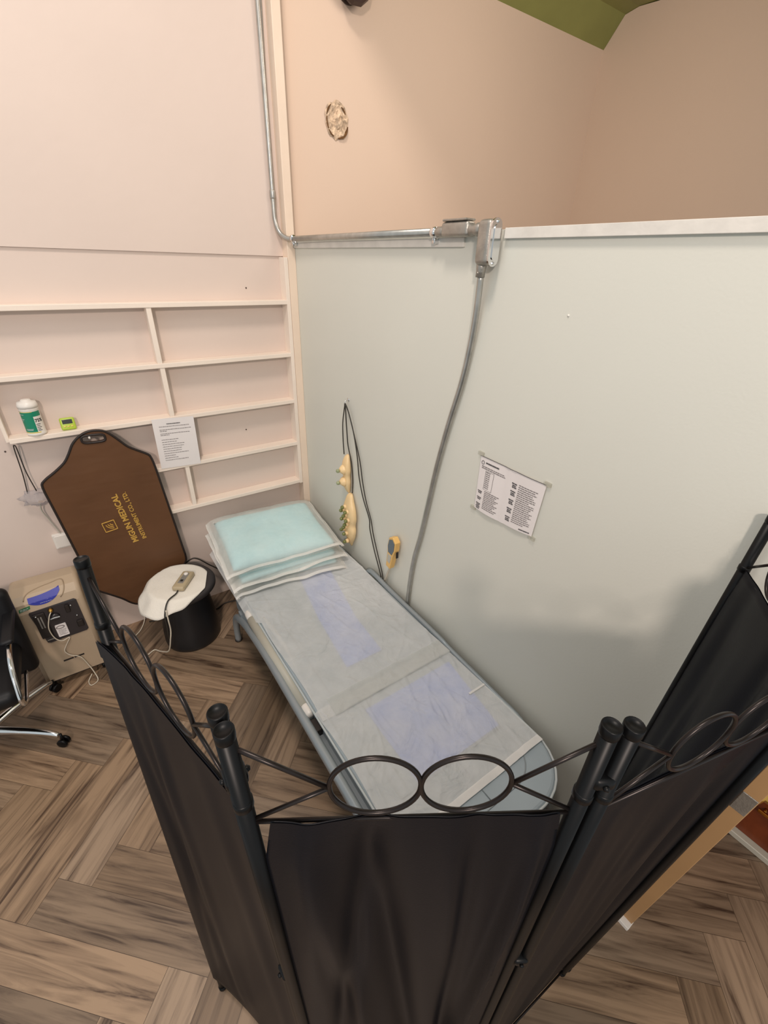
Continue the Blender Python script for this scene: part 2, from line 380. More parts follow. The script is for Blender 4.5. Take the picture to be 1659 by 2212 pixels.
bm = B()
for a0, a1, s0 in ((-1.5, -0.25, 0.93), (-2.5, -1.95, .92), (2.2, 2.9, .92), (0.5, 1.1, .8), (3.0, 3.7, .9)):
    pts = [c+V((0.073*s0*cos(a0+(a1-a0)*t/8), -0.007, 0.083*s0*sin(a0+(a1-a0)*t/8))) for t in range(9)]
    w_ = 0.009 if a1 < 0 and a0 > -2 else 0.004
    tube(bm, pts, lambda t, w_=w_: w_*sin(pi*max(.06, min(.94, t)))+.001, 6, ry=0.003)
obj('crevice_shade', bm, M['holeedge'], hp)  # brown arcs paint the shade in the patch's crevices
# door edge seen end-on past the screen, and the floor stop at its foot
bm = B(); box(bm, -0.03, 0.62, -2.798, -2.758, 0.02, 2.05, 0.0015, 1)
d1 = struct('door_1', bm, M['dooredge'])
bm = B(); box(bm, -0.0325, -0.02, -2.796, -2.760, 0.885, 0.965, 0.001, 1); obj('latch_plate', bm, M['cast'], d1, label='dull metal latch plate')
bm = B(); lathe(bm, [(0.026, 0), (0.026, 0.006), (0.012, 0.01), (0.010, 0.045)], (0.035, -2.798, 0.93), 20, (0, -1, 0))
tube(bm, spl([(0.035, -2.843, 0.93), (0.05, -2.85, 0.93), (0.10, -2.85, 0.928), (0.15, -2.848, 0.925)]), 0.009)
obj('handle', bm, M['brass'], d1, True, label='shiny brass lever handle')
bm = B(); box(bm, -0.055, -0.015, -2.80, -2.757, 0.0, 0.02, 0.002, 1); obj('door_stop', bm, M['white'], d1)
for o_ in [d1]+list(d1.children):          # the old door hangs a little out of plumb
    for v in o_.data.vertices: v.co.y -= 0.062*v.co.z

# ================================================================== WALL SHELF
t = thing('wall_shelf', 'white painted built-in wall shelf with shallow compartments beside the corner', 'shelf', (-0.83, 0, 0.76))
SZ = [1.96, 1.66, 1.366, 1.072, 0.782]; XL, XR = -1.58, -0.073
for i, z in enumerate(SZ):
    bm = B(); box(bm, XL if i < 3 else -1.50, XR+0.002, -0.08, 0.0, z, z+0.024, 0.0025, 2); o = obj('shelf_board', bm, M['shelf'], t)
for x, z0, z1 in ((-0.832, 1.684, 1.96), (-0.826, 1.39, 1.66), (-0.83, 1.096, 1.366), (-0.804, 0.806, 1.072)):
    bm = B(); box(bm, x-0.0125, x+0.0125, -0.076, 0.0, z0-0.001, z1+0.001, 0.002, 1); obj('divider', bm, M['shelf'], t)
bm = B(); box(bm, XR, -0.05, -0.081, 0.0, 0.778, 2.205, 0.002, 1); obj('side_panel', bm, M['shelf'], t)
bm = B(); box(bm, XL-0.016, XL, -0.05, 0.0, 1.366, 2.205, 0.002, 1); obj('side_panel', bm, M['shelf'], t)

# ---- typed page leaning on the shelf edges
P00 = V((-0.947, -0.083, 1.092)); pu = V((0.224, 0, -0.012)); pv = V((0.006, -0.004, 0.300))
pn = V((0, -1, 0))
def pg(u, v): return P00+pu*(u/0.216)+pv*(v/0.279)+pn*0.0012
bm = B(); grid(bm, 6, 8, lambda a, b: P00+pu*a+pv*b+pn*(0.003*sin(pi*b)*0.5)); 
tp = top('paper_sheet', bm, M['paper'], 'white typed page taped across the shelf edges, upper right of brown board', 'paper')
rows = [(0.03, 0.185, .235), (0.03, .195, .218), (0.03, .065, .210), (.03, .185, .196), (.03, .075, .188)]
rows += [(.03, .12, .162), (.03, .11, .149), (.03, .145, .136), (.03, .14, .123), (.03, .13, .110), (.03, .125, .097), (.03, .16, .084), (.03, .088, .071), (.03, .10, .058), (.03, .155, .045)]
bm = B(); dashes(bm, lambda u, v: pg(u, v)+pn*0.0016, rows, 0.0026)
o = obj('printed_text', bm, M['ink'], tp, recalc=False)
bm = B(); dashes(bm, lambda u, v: pg(u, v)+pn*0.0016, [(.07, .14, .248)], 0.004, .001)
obj('printed_heading', bm, M['inkdark'], tp, recalc=False)

# ---- wipes canister
bz = SZ[2]+0.024; cx, cy = -1.462, -0.048
t = thing('wipes_canister', 'white disinfectant wipes canister with green label on the left shelf end', 'canister', (cx, cy, bz))
bm = B(); lathe(bm, [(0.036, 0), (0.0415, 0.004), (0.0415, 0.012), (0.040, 0.016), (0.040, 0.128), (0.0415, 0.132), (0.040, 0.14)], (cx, cy, bz), 40); obj('body', bm, M['white'], t, True)
bm = B(); lathe(bm, [(0.0425, 0.138), (0.0425, 0.150), (0.038, 0.166), (0.022, 0.170), (0.020, 0.176), (0.012, 0.178)], (cx, cy, bz), 40); obj('lid', bm, M['white'], t, True)
def arc_patch(bm, r, a0, a1, z0, z1, n=18):
    grid(bm, n, 1, lambda u, v: V((cx+r*cos(a0+(a1-a0)*u), cy+r*sin(a0+(a1-a0)*u), bz+z0+(z1-z0)*v)))
bm = B(); arc_patch(bm, 0.0404, radians(150), radians(282), 0.022, 0.120); arc_patch(bm, 0.0404, radians(282), radians(340), 0.098, 0.122); lb = obj('label_wrap', bm, M['tealbl'], t, True, label='deep green printed label')
bm = B(); arc_patch(bm, 0.0407, radians(150), radians(300), 0.0165, 0.021); obj('label_line', bm, M['yellow'], lb, True)
bm = B(); arc_patch(bm, 0.0407, radians(150), radians(285), 0.1205, 0.123); obj('label_line', bm, M['yellow'], lb, True)
bm = text_bm('75%', 0.022, (0, 0, 0), (1, 0, 0), (0, 1, 0), 0.0002, bold=0.0006)
for v in bm.verts: a = radians(284)+v.co.x/0.0410; zz = v.co.y; v.co = V((cx+0.0410*cos(a), cy+0.0410*sin(a), bz+0.070+zz))
b2 = B()
for k, (zz, l) in enumerate(((.058, 28), (.050, 22), (.042, 30), (.034, 20), (.027, 26))):
    grid(b2, 8, 1, lambda u, v: V((cx+0.041*cos(radians(286+l*u)), cy+0.041*sin(radians(286+l*u)), bz+zz+.003*v)))
join_bm(bm, b2); obj('label_text', bm, M['inkdark'], lb)
bm = B()
for zz, a, b_ in ((.108, 158, 230), (.085, 170, 225), (.078, 175, 215), (.036, 215, 262), (.030, 215, 258)):
    grid(bm, 8, 1, lambda u, v: V((cx+0.0408*cos(radians(a+(b_-a)*u)), cy+0.0408*sin(radians(a+(b_-a)*u)), bz+zz+.0025*v)))
obj('label_text', bm, M['seam'], lb)
# ---- kitchen timer
tx, ty = -1.325, -0.046
t = thing('digital_timer', 'small lime green digital timer with grey display on the shelf', 'timer', (tx, ty, bz))
lean = V((0, 0.32, 0.947)).normalized(); nrm = V((0, -0.947, 0.32)).normalized()
cc = V((tx, ty, bz+0.031))
bm = B(); obox(bm, cc, V((1, 0, 0)), lean, V((1, 0, 0)).cross(lean), (0.066, 0.062, 0.018), 0.0085, 4); obj('body', bm, M['lime'], t, True)
bm = B(); obox(bm, cc+nrm*0.0096+lean*0.010, V((1, 0, 0)), lean, V((1, 0, 0)).cross(lean), (0.044, 0.022, 0.002), 0.001, 2); obj('display', bm, M['lcd'], t)
for dx in (-.016, 0, .016):
    bm = B(); obox(bm, cc+nrm*0.010-lean*0.014+V((dx, 0, 0)), V((1, 0, 0)), lean, V((1, 0, 0)).cross(lean), (0.011, 0.008, 0.004), 0.0018, 2); obj('button', bm, M['yellow'], t, True)

# ================================================================== BROWN BOARD
t = thing('padded_board', 'brown leatherette padded board with gold lettering hanging from its handle hole', 'board', (-1.22, -0.07, 0.2))
ol = [(-1.158, 1.358), (-1.185, 1.379), (-1.225, 1.387), (-1.262, 1.383), (-1.30, 1.364), (-1.335, 1.330), (-1.362, 1.285), (-1.395, 1.24), (-1.45, 1.197), (-1.505, 1.160), (-1.519, 1.125),
      (-1.509, 1.0), (-1.492, 0.80), (-1.474, 0.58), (-1.462, 0.44), (-1.45, 0.40), (-1.40, 0.345), (-1.345, 0.285), (-1.30, 0.225), (-1.255, 0.195), (-1.19, 0.185), (-1.13, 0.195), (-1.09, 0.23), (-1.05, 0.29), (-1.00, 0.35), (-0.945, 0.405), (-0.928, 0.45),
      (-0.935, 0.55), (-0.950, 0.75), (-0.966, 0.95), (-0.980, 1.12), (-0.990, 1.185), (-1.003, 1.208), (-1.04, 1.235), (-1.09, 1.272), (-1.125, 1.318)]
ol = [(p.x, p.y) for p in spl([(a, b, 0) for a, b in ol], 3, True)]
def by(z): return -0.088+(1.38-z)*0.030     # hangs off the shelf edges, leaning back below
hc = V((-1.236, 0, 1.345)); hole = [(hc.x+0.053*(1 if cos(a) > 0 else -1)*min(1, abs(cos(a))**.5*1.0), hc.z+0.021*(1 if sin(a) > 0 else -1)*min(1, abs(sin(a))**.6)) for a in [2*pi*k/28 for k in range(28)]]
hole = [(x, z-(x-hc.x)*-0.04*-1) for x, z in hole]
def board_face(bm, off, sgn):
    """front or back skin with the hand hole cut out, gently padded"""
    vo = [bm.verts.new(V((x, by(z)+off, z))) for x, z in ol]; vh = [bm.verts.new(V((x, by(z)+off, z))) for x, z in hole]
    es = [bm.edges.new((vo[i], vo[(i+1) % len(vo)])) for i in range(len(vo))]+[bm.edges.new((vh[i], vh[(i+1) % len(vh)])) for i in range(len(vh))]
    bmesh.ops.triangle_fill(bm, use_beauty=True, edges=es)
    return vo, vh
bm = B(); f_o, f_h = board_face(bm, -0.030, 1); b_o, b_h = board_face(bm, -0.004, -1)
for a, b in ((f_o, b_o), (f_h, b_h)):
    for i in range(len(a)): bm.faces.new((a[i], a[(i+1) % len(a)], b[(i+1) % len(b)], b[i]))
M['brown'].node_tree.nodes['Principled BSDF'].inputs['Roughness'].default_value = 0.48
obj('pad', bm, M['brown'], t)
bm = B(); tube(bm, [V((x, by(z)-0.029, z)) for x, z in ol], 0.0062, 8, True); obj('piping', bm, M['piping'], t, True, label='dark edge piping')
bm = B(); tube(bm, [V((x, by(z)-0.031, z)) for x, z in hole], 0.0062, 8, True); obj('handle_rim', bm, M['piping'], t, True, label='black rim of the handle hole')
def on_board(x, z, o=0.0): return V((x, by(z)-0.0315-o, z))
# lettering reads upwards
upv = V((0.060, 0, 0.998)); upv.y = -0.030*upv.z; rdir = V((-1, 0, 0.06))
axv = V((-0.125, 0, 1.0)).normalized(); axv = V((axv.x, -0.030, axv.z)).normalized(); let_up = V((-1, 0, -0.125)).normalized()
bm = text_bm('MIGUN MEDICAL', 0.0445, on_board(-1.166, 0.668, .0003), axv, let_up, 0.0004, bold=0.0012)
for v in bm.verts: pass
obj('gold_lettering', bm, M['gold'], t)
bm = text_bm('INSTRUMENT CO., LTD.', 0.0315, on_board(-1.120, 0.676, .0003), axv, let_up, 0.0004, bold=0.0007)
obj('gold_lettering', bm, M['gold'], t)
bm = B(); ec = on_board(-1.287, 0.815, .0004)
for s0, s1 in (((-.031, -.031), (.031, -.031)), ((.031, -.031), (.031, .031)), ((.031, .031), (-.031, .031)), ((-.031, .031), (-.031, -.031))):
    a = ec+axv*s0[0]+let_up*s0[1]; b = ec+axv*s1[0]+let_up*s1[1]; tube(bm, [a, b], 0.0028, 4)
for k, rr_ in enumerate((0.014, 0.025, 0.036)):
    pts = [ec+axv*(0.016-rr_*cos(radians(a)))+let_up*(-0.020+rr_*sin(radians(a))) for a in range(5, 86, 10)]
    tube(bm, pts, 0.0026, 5)
obj('gold_emblem', bm, M['gold'], t)
bm = B(); tube(bm, spl([(-1.252, -0.079, 1.352), (-1.252, -0.125, 1.352), (-1.252, -0.135, 1.362)]), 0.005, 8)
top('wall_hook', bm, M['white'], 'small white hook in the handle hole of the brown board', 'hook', True)

# ================================================================== MASK, SOCKET, PLUGS, CABLES
t = thing('oxygen_mask', 'clear plastic oxygen mask hung by dark elastic loop below the left shelf end', 'mask', (-1.58, -0.03, 1.0))
bm = B(); tube(bm, spl([(-1.598, -0.02, 1.075), (-1.585, -0.03, 1.19), (-1.575, -0.055, 1.335), (-1.568, -0.06, 1.352), (-1.565, -0.055, 1.33), (-1.567, -0.04, 1.20), (-1.557, -0.03, 1.085)]), 0.0028, 6); obj('elastic_loop', bm, M['cord'], t, True)
bm = B()
def mk(u, v):
    a = 2*pi*u; h = v
    r = 0.058*(1-h**2*0.8)*(1+0.5*noise.noise(V((cos(a)*3, sin(a)*3, h*4))))
    return V((-1.572+r*1.15*cos(a)+0.02*h, -0.012-0.055*h, 1.045+r*0.72*sin(a)-0.01*h+0.012*noise.noise(V((a, h*5, 3)))))
grid(bm, 24, 8, mk); obj('mask_shell', bm, M['clear'], t, True)
bm = B(); tube(bm, spl([(-1.56, -0.05, 1.02), (-1.567, -0.035, 0.97), (-1.553, -0.02, 0.90), (-1.53, -0.018, 0.81), (-1.50, -0.016, 0.70), (-1.475, -0.014, 0.60), (-1.46, -0.02, 0.5), (-1.47, -0.03, 0.40)]), 0.0035, 6); obj('tubing', bm, M['bolster'], t, True)
t = thing('socket_box', 'white surface socket box on the wall partly behind the brown board', 'socket', (-1.49, 0, 0.70))
bm = B(); box(bm, -1.572, -1.40, -0.024, 0.0, 0.708, 0.80, 0.004, 2); obj('box_body', bm, M['white'], t)
bm = B(); box(bm, -1.562, -1.41, -0.028, -0.023, 0.716, 0.792, 0.002, 1); obj('face_plate', bm, M['white'], t)

t = thing('white_plug', 'white oval plug with a loose cord on the wall under the brown board', 'plug', (-1.32, -0.03, 0.0))
bm = B(); ball(bm, (-1.335, -0.045, 0.365), 0.034, 3, (0.85, 0.5, 0.8)); obj('plug_body', bm, M['white'], t, True)
bm = B(); tube(bm, spl([(-1.43, -0.03, 0.372), (-1.40, -0.035, 0.36), (-1.36, -0.045, 0.36)]), 0.005, 8); obj('white_rod', bm, M['white'], t, True)
bm = B(); tube(bm, spl([(-1.345, -0.045, 0.34), (-1.37, -0.03, 0.28), (-1.35, -0.03, 0.26), (-1.31, -0.03, 0.245), (-1.27, -0.02, 0.20), (-1.255, -0.02, 0.12), (-1.26, -0.03, 0.03), (-1.30, -0.10, 0.006), (-1.36, -0.16, 0.005)]), 0.0035, 6); obj('cord', bm, M['whitecord'], t, True)

t = top('power_cable', tube(B(), spl([(-0.99, -0.012, 0.31), (-0.90, -0.02, 0.375), (-0.85, -0.03, 0.37), (-0.78, -0.05, 0.30), (-0.70, -0.08, 0.24), (-0.62, -0.1, 0.24)]), 0.0045, 6), M['cord'],
        'thin black cable running behind the stool towards the pillows', 'cable', True)
top('floor_cable', tube(B(), spl([(-1.24, -0.05, 0.006), (-1.1, -0.09, 0.006), (-0.95, -0.13, 0.006), (-0.83, -0.17, 0.006), (-0.74, -0.14, 0.006), (-0.6, -0.18, 0.006)]), 0.0045, 6), M['cord'],
    'black cable lying on the floor from behind the stool to under the bed', 'cable', True)

# ================================================================== OXYGEN CONCENTRATOR
t = thing('oxygen_concentrator', 'beige oxygen concentrator machine with dark control panel standing against the wall', 'medical machine', (-1.66, -0.19, 0))
# side profile (y, z), front at y=-0.34
pf = [(-0.34, 0.058), (-0.34, 0.36), (-0.335, 0.55), (-0.320, 0.600), (-0.285, 0.632), (-0.22, 0.648), (-0.13, 0.640), (-0.07, 0.60), (-0.05, 0.54), (-0.05, 0.058)]
bm = B(); prism(bm, pf, lambda u, v, q: V((q, u, v)), -1.815, -1.505)
bmesh.ops.recalc_face_normals(bm, faces=bm.faces[:])
es = [e for e in bm.edges if abs(e.verts[0].co.x-e.verts[1].co.x) < 1e-4 and not all(v.co.z < 0.06 for v in e.verts)]
bmesh.ops.bevel(bm, geom=es, offset=0.022, segments=4, profile=0.5, affect='EDGES')
body = obj('body', bm, M['conc'], t)
for p_ in body.data.polygons: p_.use_smooth = len(p_.vertices) < 5 and p_.area < 0.01
bm = B(); box(bm, -1.81, -1.51, -0.333, -0.06, 0.045, 0.060, 0.002, 1); obj('base_plate', bm, M['slot'], t)
def fr(x, z, o=0.0):           # point on the front face
    if z <= .36: y = -.34
    elif z <= .55: y = -.34+(z-.36)/.19*.005
    elif z <= .60: y = -.335+(z-.55)/.05*.015
    elif z <= .632: y = -.32+(z-.60)/.032*.035
    else: y = -.285+(z-.632)/.016*.065
    return V((x, y-o, z))
pc = [(-1.752, 0.545), (-1.748, 0.553), (-1.55, 0.560), (-1.540, 0.552), (-1.535, 0.345), (-1.545, 0.335), (-1.715, 0.330), (-1.728, 0.338)]
bm = B(); prism(bm, pc, lambda u, v, q: fr(u, v, q), -0.004, 0.004)
pan = obj('control_panel', bm, M['panel'], t, label='charcoal control panel')
bm = B(); box(bm, -1.742, -1.69, -0.3475, -0.339, 0.37, 0.535, 0.004, 2); obj('flow_meter', bm, M['slot'], pan)
bm = B()
bm.free()
for x in (-1.722, -1.71): obj('flow_scale', box(B(), x-.003, x+.003, -0.3495, -0.346, 0.44, 0.515), M['remgrey'], pan)
obj('meter_line', box(B(), -1.724, -1.694, -0.3495, -0.346, 0.352, 0.356), M['remgrey'], pan)
bm = B(); ball(bm, (-1.728, -0.349, 0.525), 0.0045, 2); obj('indicator', bm, M['chrome'], pan, True)
bm = B(); lathe(bm, [(0.012, 0), (0.012, 0.006), (0.007, 0.02), (0.004, 0.022)], (-1.66, -0.338, 0.535), 18, (0, -1, 0)); obj('outlet_nozzle', bm, M['brass'], pan, True)
bm = B(); lathe(bm, [(0.024, 0), (0.020, 0.004), (0.017, 0.012), (0.012, 0.012)], (-1.655, -0.342, 0.487), 24, (0, -1, 0)); obj('dial', bm, M['panel'], pan, True)
bm = B(); tube(bm, spl([(-1.675, -0.352, .485), (-1.655, -0.356, .49), (-1.633, -0.352, .485)]), 0.0035, 6); obj('dial_highlight_bar', bm, M['seam'], pan, True)
bm = B(); box(bm, -1.672, -1.622, -0.3475, -0.345, 0.352, 0.432, 0.004, 2); tg = obj('hang_tag', bm, M['paper'], pan, label='white paper tag with red ring')
bm = B(); tube(bm, [V((-1.650+0.018*cos(a), -0.3485, 0.415+0.009*sin(a))) for a in [2*pi*k/20 for k in range(20)]], 0.0015, 5, True); obj('tag_ring', bm, M['darkbrown'], tg)
bm = B(); dashes(bm, lambda u, v: V((-1.668+u, -0.3485, 0.352+v)), [(.004, .04, .042), (.004, .036, .034), (.004, .04, .026), (.004, .03, .018), (.004, .038, .010)], .002); obj('tag_text', bm, M['ink'], tg, recalc=False)
for x, z, r in ((-1.572, 0.53, .0045), (-1.562, 0.455, .0045)):
    bm = B(); ball(bm, (x, -0.346, z), r, 2); obj('indicator', bm, M['chrome'], pan, True)
bm = B(); box(bm, -1.60, -1.58, -0.3475, -0.343, 0.49, 0.54, 0.004, 2); obj('switch', bm, M['slot'], pan)
bm = B(); box(bm, -1.575, -1.545, -0.350, -0.343, 0.375, 0.42, 0.006, 2); obj('switch', bm, M['slot'], pan)
lbl = [(-1.735, 0.606), (-1.733, 0.624), (-1.705, 0.620), (-1.665, 0.619), (-1.625, 0.627), (-1.600, 0.634), (-1.597, 0.622), (-1.607, 0.600), (-1.635, 0.585), (-1.675, 0.577), (-1.712, 0.583)]
bm = B()
def lab_f(u, v):
    x = -1.737+0.142*u; lo = 0.577+0.030*(abs(u-.42)/.5)**2.2; hi = 0.620+0.014*u-0.004*sin(pi*u)
    return fr(x, lo+(hi-lo)*v, 0.0025)
grid(bm, 24, 10, lab_f); bl = obj('brand_label', bm, M['blue'], t, label='blue curved label')
bm = B(); dashes(bm, lambda u, v: fr(-1.69+u, 0.585+v*.5, 0.0042), [(0, .05, .004)], .003); obj('label_text', bm, M['seam'], bl, recalc=False)
rec = [fr(x, z, 0.001) for x, z in spl([(-1.755, 0.618, 0), (-1.735, 0.634, 0), (-1.69, 0.640, 0), (-1.63, 0.643, 0), (-1.59, 0.645, 0), (-1.575, 0.638, 0), (-1.582, 0.615, 0), (-1.60, 0.590, 0)], 4) for x, z in [(x, z)]] if False else [fr(p.x, p.y, 0.001) for p in spl([(-1.755, 0.612, 0), (-1.74, 0.632, 0), (-1.69, 0.639, 0), (-1.63, 0.642, 0), (-1.585, 0.644, 0), (-1.572, 0.636, 0), (-1.58, 0.610, 0), (-1.60, 0.588, 0)], 4)]
bm = B(); tube(bm, rec, 0.003, 6); obj('handle_recess', bm, M['conclip'], t, True)
bm = B(); prism(bm, [(-1.785, 0.566), (-1.783, 0.582), (-1.735, 0.588), (-1.737, 0.572)], lambda u, v, q: fr(u, v, q), -0.002, 0.002); gl = obj('sticker', bm, M['greenlbl'], t, label='small green sticker')
bm = B(); dashes(bm, lambda u, v: fr(-1.781+u, 0.569+v, 0.0028), [(0.002, .036, .008), (.002, .03, .002)], .003); obj('sticker_text', bm, M['seam'], gl, recalc=False)
for x0, x1 in ((-1.70, -1.652), (-1.648, -1.60)):
    bm = B(); box(bm, x0, x1, -0.3412, -0.338, 0.170, 0.180); obj('printed_name_bar', bm, M['slot'], t)
for x in (-1.785, -1.535):
    for y in (-0.31, -0.09):
        bm = B(); lathe(bm, [(0.018, -0.009), (0.022, -0.006), (0.022, 0.006), (0.018, 0.009)], (x, y, 0.022), 20, (1, 0, 0)); box(bm, x-.010, x+.010, y-.012, y+.012, 0.026, 0.048); obj('caster', bm, M['black'], t, True)
bm = B(); tube(bm, spl([(-1.66, -0.362, 0.535), (-1.675, -0.372, 0.51), (-1.695, -0.368, 0.44), (-1.69, -0.356, 0.36), (-1.665, -0.353, 0.325), (-1.63, -0.35, 0.33), (-1.655, -0.352, 0.29), (-1.675, -0.352, 0.25), (-1.66, -0.352, 0.21), (-1.62, -0.352, 0.17), (-1.60, -0.352, 0.09), (-1.585, -0.375, 0.035), (-1.58, -0.41, 0.006), (-1.615, -0.43, 0.006), (-1.625, -0.39, 0.006), (-1.60, -0.365, 0.03)]), 0.0028, 6)
obj('tubing', bm, M['whitecord'], t, True, label='thin clear oxygen tube')

# ================================================================== OFFICE CHAIR
hx, hy = -2.05, -0.575
t = thing('office_chair', 'black office chair with chrome arms and star base at the left edge', 'chair', (hx, hy, 0))
bm = B(); obox(bm, (-2.04, -0.60, 0.455), V((1, 0, 0)), V((0, 1, 0)), V((0, 0, 1)), (0.46, 0.46, 0.09), 0.04, 5); obj('seat', bm, M['chair'], t, True)
bm = B(); ax_ = V((1, 0, 0)); ay_ = V((0, 0.10, 0.995)).normalized(); obox(bm, (-2.03, -0.42, 0.53), ax_, ay_, ax_.cross(ay_), (0.51, 0.50, 0.075), 0.035, 5); obj('backrest', bm, M['chair'], t, True)
for sx in (-1.80, -2.29):
    bm = B(); tube(bm, spl([(sx, -0.40, 0.60), (sx, -0.50, 0.635), (sx, -0.68, 0.625), (sx, -0.77, 0.59), (sx, -0.83, 0.52), (sx, -0.855, 0.46), (sx, -0.80, 0.41), (sx*0.98-.04, -0.60, 0.405)]), 0.008, 10, ry=0.011); a_ = obj('armrest', bm, M['chrome'], t, True)
    bm = B(); obox(bm, (sx, -0.54, 0.652), V((1, 0, 0)), V((0, 1, 0)), V((0, 0, 1)), (0.05, 0.26, 0.025), 0.011, 3); obj('arm_pad', bm, M['chair'], a_, True)
bm = B(); lathe(bm, [(0.028, 0.07), (0.028, 0.30), (0.018, 0.30), (0.018, 0.42)], (hx, hy, 0), 20); obj('gas_column', bm, M['chrome'], t, True)
for k in range(5):
    a = radians(-33+72*k); d = V((cos(a), sin(a), 0)); e = V((hx, hy, 0))+d*0.345
    bm = B(); tube(bm, spl([V((hx, hy, 0.115))+d*0.02, V((hx, hy, 0.112))+d*0.16, V((hx, hy, 0.092))+d*0.29, V((hx, hy, 0.075))+d*0.335]), lambda q: 0.022-0.010*q, 10, ry=0.014); lg = obj('base_leg', bm, M['chrome'], t, True)
    s_ = d.cross(V((0, 0, 1))); ca = V((e.x, e.y, 0.025))
    bm = B()
    for sg in (-1, 1): lathe(bm, [(0.018, -0.007), (0.0245, -0.005), (0.0245, 0.005), (0.018, 0.007)], ca+s_*sg*0.013, 22, s_)
    tube(bm, [ca+V((0, 0, 0.0)), ca+V((0, 0, 0.058))], 0.006); wh = obj('caster', bm, M['black'], lg, True)
for k in (0,):
    pass

# ================================================================== STOOL, TOWEL, REMOTE
sx, sy = -1.015, -0.325
t = thing('black_stool', 'black drum stool with round seat between brown board and bed', 'stool', (sx, sy, 0))
bm = B(); lathe(bm, [(0.155, 0.0), (0.166, 0.006), (0.170, 0.03), (0.168, 0.10), (0.158, 0.20), (0.146, 0.30), (0.136, 0.37), (0.136, 0.392)], (sx, sy, 0), 48); obj('drum_base', bm, M['stool'], t, True)
bm = B(); lathe(bm, [(0.14, 0.388), (0.188, 0.392), (0.196, 0.402), (0.197, 0.424), (0.190, 0.436), (0.17, 0.440), (0.0001, 0.440)], (sx, sy, 0), 56); obj('seat', bm, M['stooltop'], t, True)
# towel: rounded outline over the seat, drooping over the left edge
bm = B()
def towel(u, v):
    # u across (x), v along; polar so that the outline follows the photo
    a = 2*pi*u; r = v
    cxx, cyy = sx-0.035, sy-0.010
    R_ = 0.195+0.035*max(0, cos(a-radians(210)))**2
    x = cxx+R_*r*cos(a); y = cyy+R_*r*sin(a)
    lim = sx+0.158+0.36*(y-sy)
    if x > lim: x = lim+(x-lim)*0.02
    d = math.hypot(x-sx, y-sy); z = 0.4455+0.0025*noise.noise(V((x*14, y*14, 0)))
    if d > 0.186:
        ex = d-0.186; z -= ex*1.15+0.0*ex
        z = z+0.008*sin(a*9)*min(1, ex*30)
    return V((x, y, z))
grid(bm, 96, 24, towel)
bmesh.ops.remove_doubles(bm, verts=bm.verts[:], dist=0.0004)
tw = top('towel', bm, M['towel'], 'white towel spread over the black stool seat', 'towel', True)
sm = tw.modifiers.new('thickness', 'SOLIDIFY'); sm.thickness = 0.004; sm.offset = 1
ra = V((0.60, 0.80, 0)).normalized(); rc = V((-1.005, -0.365, 0.468)); rs = V((0.80, -0.60, 0))
t = thing('bed_remote', 'beige handheld controller lying on the white towel', 'remote control', rc-V((0, 0, .018)))
bm = B(); obox(bm, rc, rs, ra, V((0, 0, 1)), (0.074, 0.168, 0.032), 0.013, 4); obj('case', bm, M['rem'], t, True)
bm = B(); obox(bm, rc+V((0, 0, .0155))+ra*0.008, rs, ra, V((0, 0, 1)), (0.034, 0.100, 0.003), 0.001, 1); obj('face_panel', bm, M['remgrey'], t)
bm = B(); lathe(bm, [(0.013, 0), (0.013, 0.008), (0.010, 0.011), (0.0001, 0.012)], rc+V((0, 0, .016))+ra*0.044, 22); obj('knob', bm, M['white'], t, True)
bm = B(); obox(bm, rc+V((0, 0, .018))-ra*0.018, rs, ra, V((0, 0, 1)), (0.016, 0.018, 0.002), 0.0006, 1); obj('button', bm, M['lcd'], t)
e0 = rc-ra*0.08-V((0, 0, .006))
bm = B(); tube(bm, spl([e0, e0-ra*0.03+V((0, 0, -.004)), V((-1.125, -0.49, 0.452)), V((-1.16, -0.535, 0.40)), V((-1.165, -0.54, 0.32)), V((-1.17, -0.53, 0.24)), V((-1.165, -0.50, 0.17))]), 0.0042, 8); obj('cord', bm, M['cord'], t, True)
bm = B(); tube(bm, spl([(-1.148, -0.53, 0.425), (-1.150, -0.545, 0.36), (-1.152, -0.545, 0.29), (-1.165, -0.54, 0.22), (-1.19, -0.50, 0.10), (-1.23, -0.40, 0.03), (-1.26, -0.34, 0.006), (-1.30, -0.36, 0.006)]), 0.0040, 8); obj('cord', bm, M['whitecord'], t, True, label='pale cord')

# ================================================================== BED
t = thing('massage_bed', 'long grey massage bed with silver side rails along the pale green wall', 'bed', (-0.42, -1.27, 0))
def rrect(x0, x1, y0, y1, rb, rt, n=8):
    pts = []
    for cx_, cy_, r, a0 in ((x1-rt, y1-rt, rt, 0), (x0+rt, y1-rt, rt, 90), (x0+rb, y0+rb, rb, 180), (x1-rb, y0+rb, rb, 270)):
        for k in range(n+1):
            a = radians(a0+90*k/n); pts.append((cx_+r*cos(a), cy_+r*sin(a)))
    return pts
BX0, BX1, BY0, BY1, BZ = -0.765, -0.048, -2.44, -0.14, 0.515
bm = B(); o1 = rrect(BX0, BX1, BY0, BY1, 0.20, 0.08)
prism(bm, o1, lambda u, v, q: V((u, v, q)), BZ-0.10, BZ)
bmesh.ops.recalc_face_normals(bm, faces=bm.faces[:])
bmesh.ops.bevel(bm, geom=[e for e in bm.edges if all(v.co.z > BZ-0.001 for v in e.verts)], offset=0.015, segments=3, profile=0.5, affect='EDGES')
mt_ = obj('mattress', bm, M['bedgrey'], t)
bm = B(); tube(bm, [V((x, y, BZ-0.006)) for x, y in rrect(BX0-.002, BX1+.002, BY0-.002, BY1+.002, 0.20, 0.08)], 0.005, 6, True); obj('edge_piping', bm, M['seam'], mt_, True)
